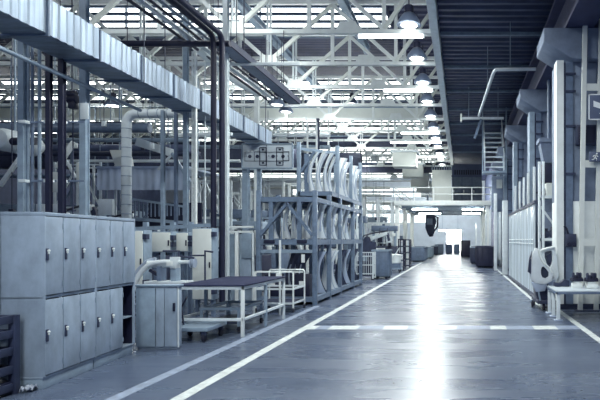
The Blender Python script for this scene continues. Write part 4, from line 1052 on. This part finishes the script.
# guard conveyor with rail
Y=17.
t=thing('roller_conveyor','dark raised conveyor with a slatted guard behind the electrical panels','conveyor',(XX(158,Y),Y,0))
xa,xb=XX(131,Y),XX(187,Y); za,zb=ZZ(199,Y),ZZ(207,Y); 
MB().bar((xa,Y,za),(xb,Y,zb),.06,.07).build('upper_rail','steel',t); MB().bar((xa,Y,za-.62),(xb,Y,zb-.5),.08,.1).build('lower_rail','steel',t)
m=MB()
for k in range(15):
    u=k/14; m.bar((xa+(xb-xa)*u,Y,za-.6+.1*u),(xa+(xb-xa)*u,Y,za+(zb-za)*u),.035)
m.build('guard_bar','midsteel',t)
MB().box(xa,xb,Y+.1,Y+1,za-.85,za-.7).build('bed','dark',t); MB().box(xa,xb,Y+.95,Y+1,za-.7,za-.05).build('back_sheet','dark',t)
for x in (xa+.1,xb-.1): MB().box(x-.06,x+.06,Y+.2,Y+.32,0,za-.85).build('leg','dark2',t)
OCC=[]
def free(x,Y,w,d):
    for k in range(30):
        for sg in (1,-1):
            y=Y+sg*k*.3
            if y<13.2: continue
            if all(x+w/2<o[0] or x-w/2>o[1] or y+d<o[2] or y>o[3] for o in OCC):
                OCC.append((x-w/2-.05,x+w/2+.05,y-.05,y+d+.05)); return y
    return Y
OCC.append((-10.3,-9.6,15.7,16.3)); OCC.append((-10.6,-8.2,16.9,18.1)); OCC.append((-8.0,-3.4,13,19.6)); OCC.append((-6.8,-5.2,20.5,22.5)); OCC.append((-4.4,-2.6,21,30))
def robot(x,Y,h,label,m='dark2'):
    y0=free(x+.2,Y-.4,1.7,.8)+.4; x+=(y0-Y)*0; Y=y0
    t=thing('robot_arm',label,'robot',(x,Y,0),group='robots in the left hall')
    MB().lathe((x,Y,0),[(.35,0),(.35,.25),(.25,.3),(.25,h*.35)],14).build('base',m,t)
    a=Vector((x,Y,h*.38)); b_=Vector((x-.25,Y,h*.8)); c_=Vector((x+.9,Y-.1,h))
    MB().bar(a,b_,.24,.28).build('lower_arm','pale',t,.03); MB().lathe((b_.x,b_.y-.2,b_.z),[(.1,0),(.2,.02),(.2,.38),(.1,.4)],14,'y').build('elbow',m,t)
    MB().bar(b_,c_,.18,.2).build('upper_arm','pale',t,.03); MB().bar(c_,c_+Vector((.1,0,-.45)),.14,.14).build('wrist',m,t,.02)
    MB().path(smoothpts([a+Vector((0,-.2,0)),b_+Vector((-.25,-.2,.1)),b_+Vector((.2,-.2,.35)),c_+Vector((0,-.1,.12))]),.035,8).build('cable','dark',t)
robs=[(40,190,15.5,2.3),(66,186,16.5,2.6),(110,196,18,2.4),(160,192,22,2.9),(300,222,27,2.6),(330,222,30,2.8),(372,226,31,2.0),(2,190,14.5,2.2)]
rl=['pale jointed robot arm seen between thin conduits and black downpipes','pale jointed robot arm seen beside the placard column','pale jointed robot arm under the end of the pleated hood','pale jointed robot arm under the middle of the pleated hood',
    'jointed robot arm glimpsed through the rack middle tier','jointed robot arm behind the far part of the rack','jointed robot arm above the mesh bin','jointed robot arm at the wall side of the I-section column']
for (px,py_,Y,h),lb in zip(robs,rl): robot(XX(px,Y),Y,h,lb)
RM=random.Random(21)
def machine(x,Y,w,h,d,m,label,k):
    Y=free(x,Y-.12,w+.1,d+.15)+.12
    t=thing('press_machine',label,'machine',(x,Y,0),group='machines in the left hall')
    MB().box(x-w/2,x+w/2,Y,Y+d,0,h*.45).build('bed',m,t,.03)
    for sx in (-1,1): MB().box(x+sx*w*.42-.09,x+sx*w*.42+.09,Y+.2,Y+.4,h*.45,h).build('upright','steel' if k%2 else 'midsteel',t)
    MB().box(x-w/2,x+w/2,Y+.1,Y+d*.7,h*.86,h).build('crown','midsteel' if k%2 else 'steel',t,.02)
    d_=MB().box(x-w*.3,x+w*.05,Y-.04,Y,h*.1,h*.4).build('door','cream' if k%3==0 else 'steel',t)
    MB().box(x-w*.01,x+w*.03,Y-.07,Y-.04,h*.22,h*.3).build('handle','dark',d_)
    MB().box(x+w*.12,x+w*.34,Y-.1,Y-.001,h*.5,h*.72).build('control_box','pale',t,.01)
    MB().tube((x+w*.1,Y+.3,h*.45),(x+w*.1,Y+.3,h*.86),.09,10).build('ram','pale',t)
    for q in range(4):
        z0=h*RM.uniform(.4,.6); xa=x+w*RM.uniform(-.5,.1); ln=w*RM.uniform(.25,.5); zz=z0+h*RM.uniform(.15,.4)
        MB().path([(xa,Y-.05-.05*q,z0),(xa,Y-.05-.05*q,zz),(xa+ln,Y-.05-.05*q,zz),(xa+ln,Y-.05-.05*q,z0+.1*h)],RM.uniform(.02,.045),8).build('pipework',('white','dark','pale','steel')[q],t)
        bx=x+w*RM.uniform(-.45,.35); bz=h*RM.uniform(.42,.8)
        MB().box(bx,bx+w*RM.uniform(.06,.16),Y-.2,Y-.02,bz,bz+h*RM.uniform(.04,.12)).build('valve_block',('dark','white','midsteel','pale')[q],t,.01)
    m=MB()
    for q in range(3): m.path([(x-w*.2+q*.1,Y+.05,h*.45),(x-w*.25+q*.1,Y-.05,h*.6),(x-w*.15+q*.12,Y+.1,h*.86)],.02,6)
    m.build('hose','dark',t)
mk=[(8,13.5,1.3,2.3),(35,17,1.5,2.2),(60,19,2.0,2.6),(95,15.5,1.2,2.1),(105,22,2.2,2.8),(140,25,2.4,3.0),(175,20,1.5,2.5),(205,23,2.0,3.0),(215,17.5,1.0,2.3),(238,27,2.3,3.1),(262,24,1.6,2.6),(282,29,2.4,3.2),(318,33,2.6,3.2),(346,36,2.6,3.2),(368,42,2.8,3.4),(380,36,1.8,2.6),(20,24,2.4,3.2),(160,34,3,3.6),(250,38,3,3.8)]
for k,(px,Y,w,h) in enumerate(mk):
    machine(XX(px,Y),Y,w,h,1.4,('dark2','midsteel','dark')[k%3],'framed press machine in the left hall, %s in from the near end of the row'%ORD[k%18] if k<18 else 'large framed press machine far behind the part rack',k)
# overhead pipes along X in the left hall
ov=[(18,128,12.5,-40,150,.16,'midsteel'),(20,127,0,0,130,.2,'dark2'),(19,140,0,-20,186,.08,'steel'),(23.2,154,0,0,200,.10,'dark2'),(22,161,0,60,240,.06,'pale'),(24,148,0,-10,190,.16,'walldark'),(26,176,0,-10,200,.1,'midsteel'),(28,135,0,170,330,.12,'pale'),(33,147,0,150,330,.12,'steel'),(36,180,0,230,390,.1,'pale'),(42,188,0,250,390,.1,'cream'),(50,196,0,270,392,.1,'pale'),(54,203,0,290,395,.1,'cream'),(58,212,0,290,400,.12,'pale'),(62,181,0,300,430,.1,'cream'),(64,192,0,320,430,.12,'pale')]
for k,(Y,py_,_,pa,pb,r_,m) in enumerate(ov):
    z=ZZ(py_,Y); t=thing('crossing_pipe','horizontal pipe crossing the left hall, %s going into the hall'%ORD[k],'pipe',(XX((pa+pb)/2,Y),Y,z),group='pipes crossing the left hall')
    MB().tube((XX(pa,Y),Y,z),(XX(pb,Y),Y,z),r_,12).build('run',m,t)
    for u in (.15,.5,.85):
        x=XX(pa+(pb-pa)*u,Y); MB().tube((x,Y,z+r_),(x,Y,8.0),.015,6).build('hanger','steel',t)
# diagonal pale chutes / braces, set in mid-air without hangers
for k,(a,b_,Y,w,m,lab) in enumerate((((0,186),(27,148),14,.09,'white','pale sloping tube brace at the wall side of the I-section column'),((57,168),(74,142),18,.13,'white','white sloping brace seen between black downpipes and placard column'),((66,160),(76,178),18,.08,'pale','short sloping brace meeting the white one by the placard column'),
    ((138,142),(172,153),19,.28,'pale','pale sloping chute above the pleated hood'),((158,170),(173,153),19,.07,'pale','thin leg brace under the pale chute'),((172,153),(190,182),19,.1,'steel','long sloping leg brace from the pale chute to the column'))):
    solo(MB().bar(P(*a,Y),P(*b_,Y),w,w),'hanging_brace',m,lab,'brace',bev=.01)
t=thing('round_tank','pale round tank end with a dark collar high behind the I-section column','tank',P(0,140,14))
p=P(-4,138,14); MB().lathe(p,[(.08,0),(.24,.06),(.30,.2),(.3,1.2),(.2,1.4)],20,'y').build('shell','pale',t); MB().tube(p+Vector((.25,.2,-.05)),p+Vector((.9,.2,-.05)),.1,12).build('collar','dark',t)
MB().tube(p+Vector((0,.6,.28)),p+Vector((0,.6,5.3)),.03,6).build('hanger','steel',t)
# pale tube frames standing among the machines
RR=random.Random(5)
fr=[(-13.2,16,1.6,3.2),(-11.6,18.5,2.0,3.0),(-14.8,19,2.2,4.6),(-12.2,22,2.6,4.2),(-16.5,23,2.4,5.0),(-10.0,21,1.6,4.0),(-9.0,24,2.2,3.6),(-13.5,27,3,5.2),(-8.2,29,2.4,4.6),(-11.5,31,2.8,5.0),(-6.6,27,1.8,3.8),(-7.4,33,2.6,4.8),(-9.6,37,3,5.2),(-6.2,38,2.6,4.6),(-8.0,44,3.2,5.4),(-11.5,45,3.4,5.6),(-6.6,50,3,5),(-10,53,4,5.6)]
for k,(x,Y,w,h) in enumerate(fr):
    w*=.8; Y=free(x,Y-.1,w+.3,1.1)+.1
    t=thing('tube_frame','pale braced tube frame standing among the machines, %s going into the hall'%ORD[k],'frame',(x,Y,0),group='tube frames in the left hall')
    m=('steel','midsteel','pale')[k%3] if Y<24 else ('white','pale')[k%2]; q=.022+.0006*Y
    for sx in (-1,0,1):
        for dy in (0,.9): MB().box(x+sx*w/2-q,x+sx*w/2+q,Y+dy-q,Y+dy+q,0,h).build('post',m,t)
    for z in (h-.1,h*.62,h*.3):
        for dy in (0,.9): MB().bar((x-w/2,Y+dy,z),(x+w/2,Y+dy,z),q*1.6).build('rail',m,t)
    for sx in (-1,1): MB().bar((x+sx*w/2,Y,h*.62),(x,Y,h-.1),q*1.5).build('brace',m,t)
    MB().box(x-w/2,x+w/2,Y+.05,Y+.85,h*.3+.06,h*.3+.12).build('shelf','dark2',t)
    for c in range(3):
        xx=x-w*.35+w*.3*c; hh=RR.uniform(.25,.6)
        MB().box(xx,xx+w*.2,Y+.2,Y+.7,h*.3+.12,h*.3+.12+hh).build('bin',('midsteel','pale','dark')[(c+k)%3],t,.01)
# cable drops from the roof
for k in range(26):
    px=(12,66,96,104,143,152,168,174,201,216,232,240,262,268,274,288,296,304,322,333,344,351,358,366,376,384)[k]; Y=14+k*.9+(k*7%5)
    x=XX(px,Y); zb=2.4+(k*37%40)/10
    t=thing('hanging_cable','thin dark cable hanging from the trusses with a small plug box','cable',(x,Y,zb),group='cable drops from the trusses')
    MB().tube((x,Y,zb),(x,Y,8.0),.012,6).build('cable','dark2',t); MB().box(x-.06,x+.06,Y-.05,Y+.05,zb-.18,zb).build('plug_box','pale' if k%2 else 'dark',t,.01)
# small bright cabinets & boards
for k,(a,b_,c_,d_,Y,m,lab) in enumerate(((36,44,204,212,13.3,'white','small white box between the conduits'),(52,61,204,212,13.4,'white','small white box between the black downpipes'),(98,112,199,215,15,'pale','pale open box behind the placard column'),(62,76,143,148,21,'white','bright white fitting above the sloping brace'),(52,60,172,192,14.6,'cream','cream board behind the black downpipes'),(76,83,163,182,15.6,'cream','narrow cream plate beside the placard column'))):
    x0,x1,z0,z1=XX(a,Y),XX(b_,Y),ZZ(d_,Y),ZZ(c_,Y)
    t=thing('board_stand',lab,'board',((x0+x1)/2,Y,0))
    MB().box(x0,x1,Y,Y+.12,z0,z1).build('plate',m,t,.01)
    MB().box((x0+x1)/2-.04,(x0+x1)/2+.04,Y+.12,Y+.2,0,z1).build('stand','midsteel',t)
# boxes and a screen wall added to darken the background of the left hall
for k,(Y,z0,z1,xa,xb,lab) in enumerate(((29.0,5.5,6.5,-26,-8.9,'wide dark plenum duct crossing the left hall behind the pleated hood'),(34.6,6.3,7.2,-30,-6.5,'wide dark plenum duct crossing the left hall above the part rack'))):
    t=thing('plenum_duct',lab,'duct',((xa+xb)/2,Y,z0))
    MB().box(xa,xb,Y,Y+.7,z0,z1).build('casing','dark2',t,.02)
    for x in range(int(xa)+1,int(xb),3):
        MB().box(x-.05,x+.05,Y-.04,Y+.74,z0-.04,z1+.04).build('flange','midsteel',t); MB().tube((x,Y+.35,z1),(x,Y+.35,8.),.02,6).build('hanger','steel',t)
w=MB(); w.box(-40,-9.5,48.2,48.4,0,3.6)
for x in range(-40,-9,2): w.box(x-.06,x+.06,48.1,48.2,0,3.7)
struct(w,'wall_screen','dark2','dark screen wall far behind the machines')
# white ladder above the rack
Y=22
t=thing('white_ladder','white vertical ladder rising behind the top stillage','ladder',(XX(312,Y),Y,0))
for px in (307.5,316.5): MB().bar((XX(px,Y),Y,0),(XX(px,Y),Y,ZZ(122,Y)),.06).build('stile','white',t)
for k in range(22): MB().bar((XX(307.5,Y),Y,.3+k*.28),(XX(316.5,Y),Y,.3+k*.28),.04).build('rung','white',t)

# ------------------------------------------------------------------ world, camera, view
w=bpy.data.worlds.new('World'); S.world=w; w.use_nodes=True
bg=w.node_tree.nodes['Background']; bg.inputs['Color'].default_value=(.38,.50,.76,1); bg.inputs['Strength'].default_value=.52
cam=bpy.data.cameras.new('Camera'); cam.sensor_width=36; cam.lens=F/600*36
cam.shift_x=(300-VX)/600; cam.shift_y=(VY-200)/600; cam.clip_start=.05; cam.clip_end=300
o=bpy.data.objects.new('Camera',cam); o.location=(0,0,EYE); o.rotation_euler=(PI/2,0,0); COL.objects.link(o); S.camera=o
S.view_settings.view_transform='Standard'; S.view_settings.look='None'; S.view_settings.exposure=.2; S.view_settings.gamma=1; S.view_settings.use_curve_mapping=False
S.cycles.use_denoising=True; S.cycles.max_bounces=6; S.cycles.sample_clamp_indirect=6
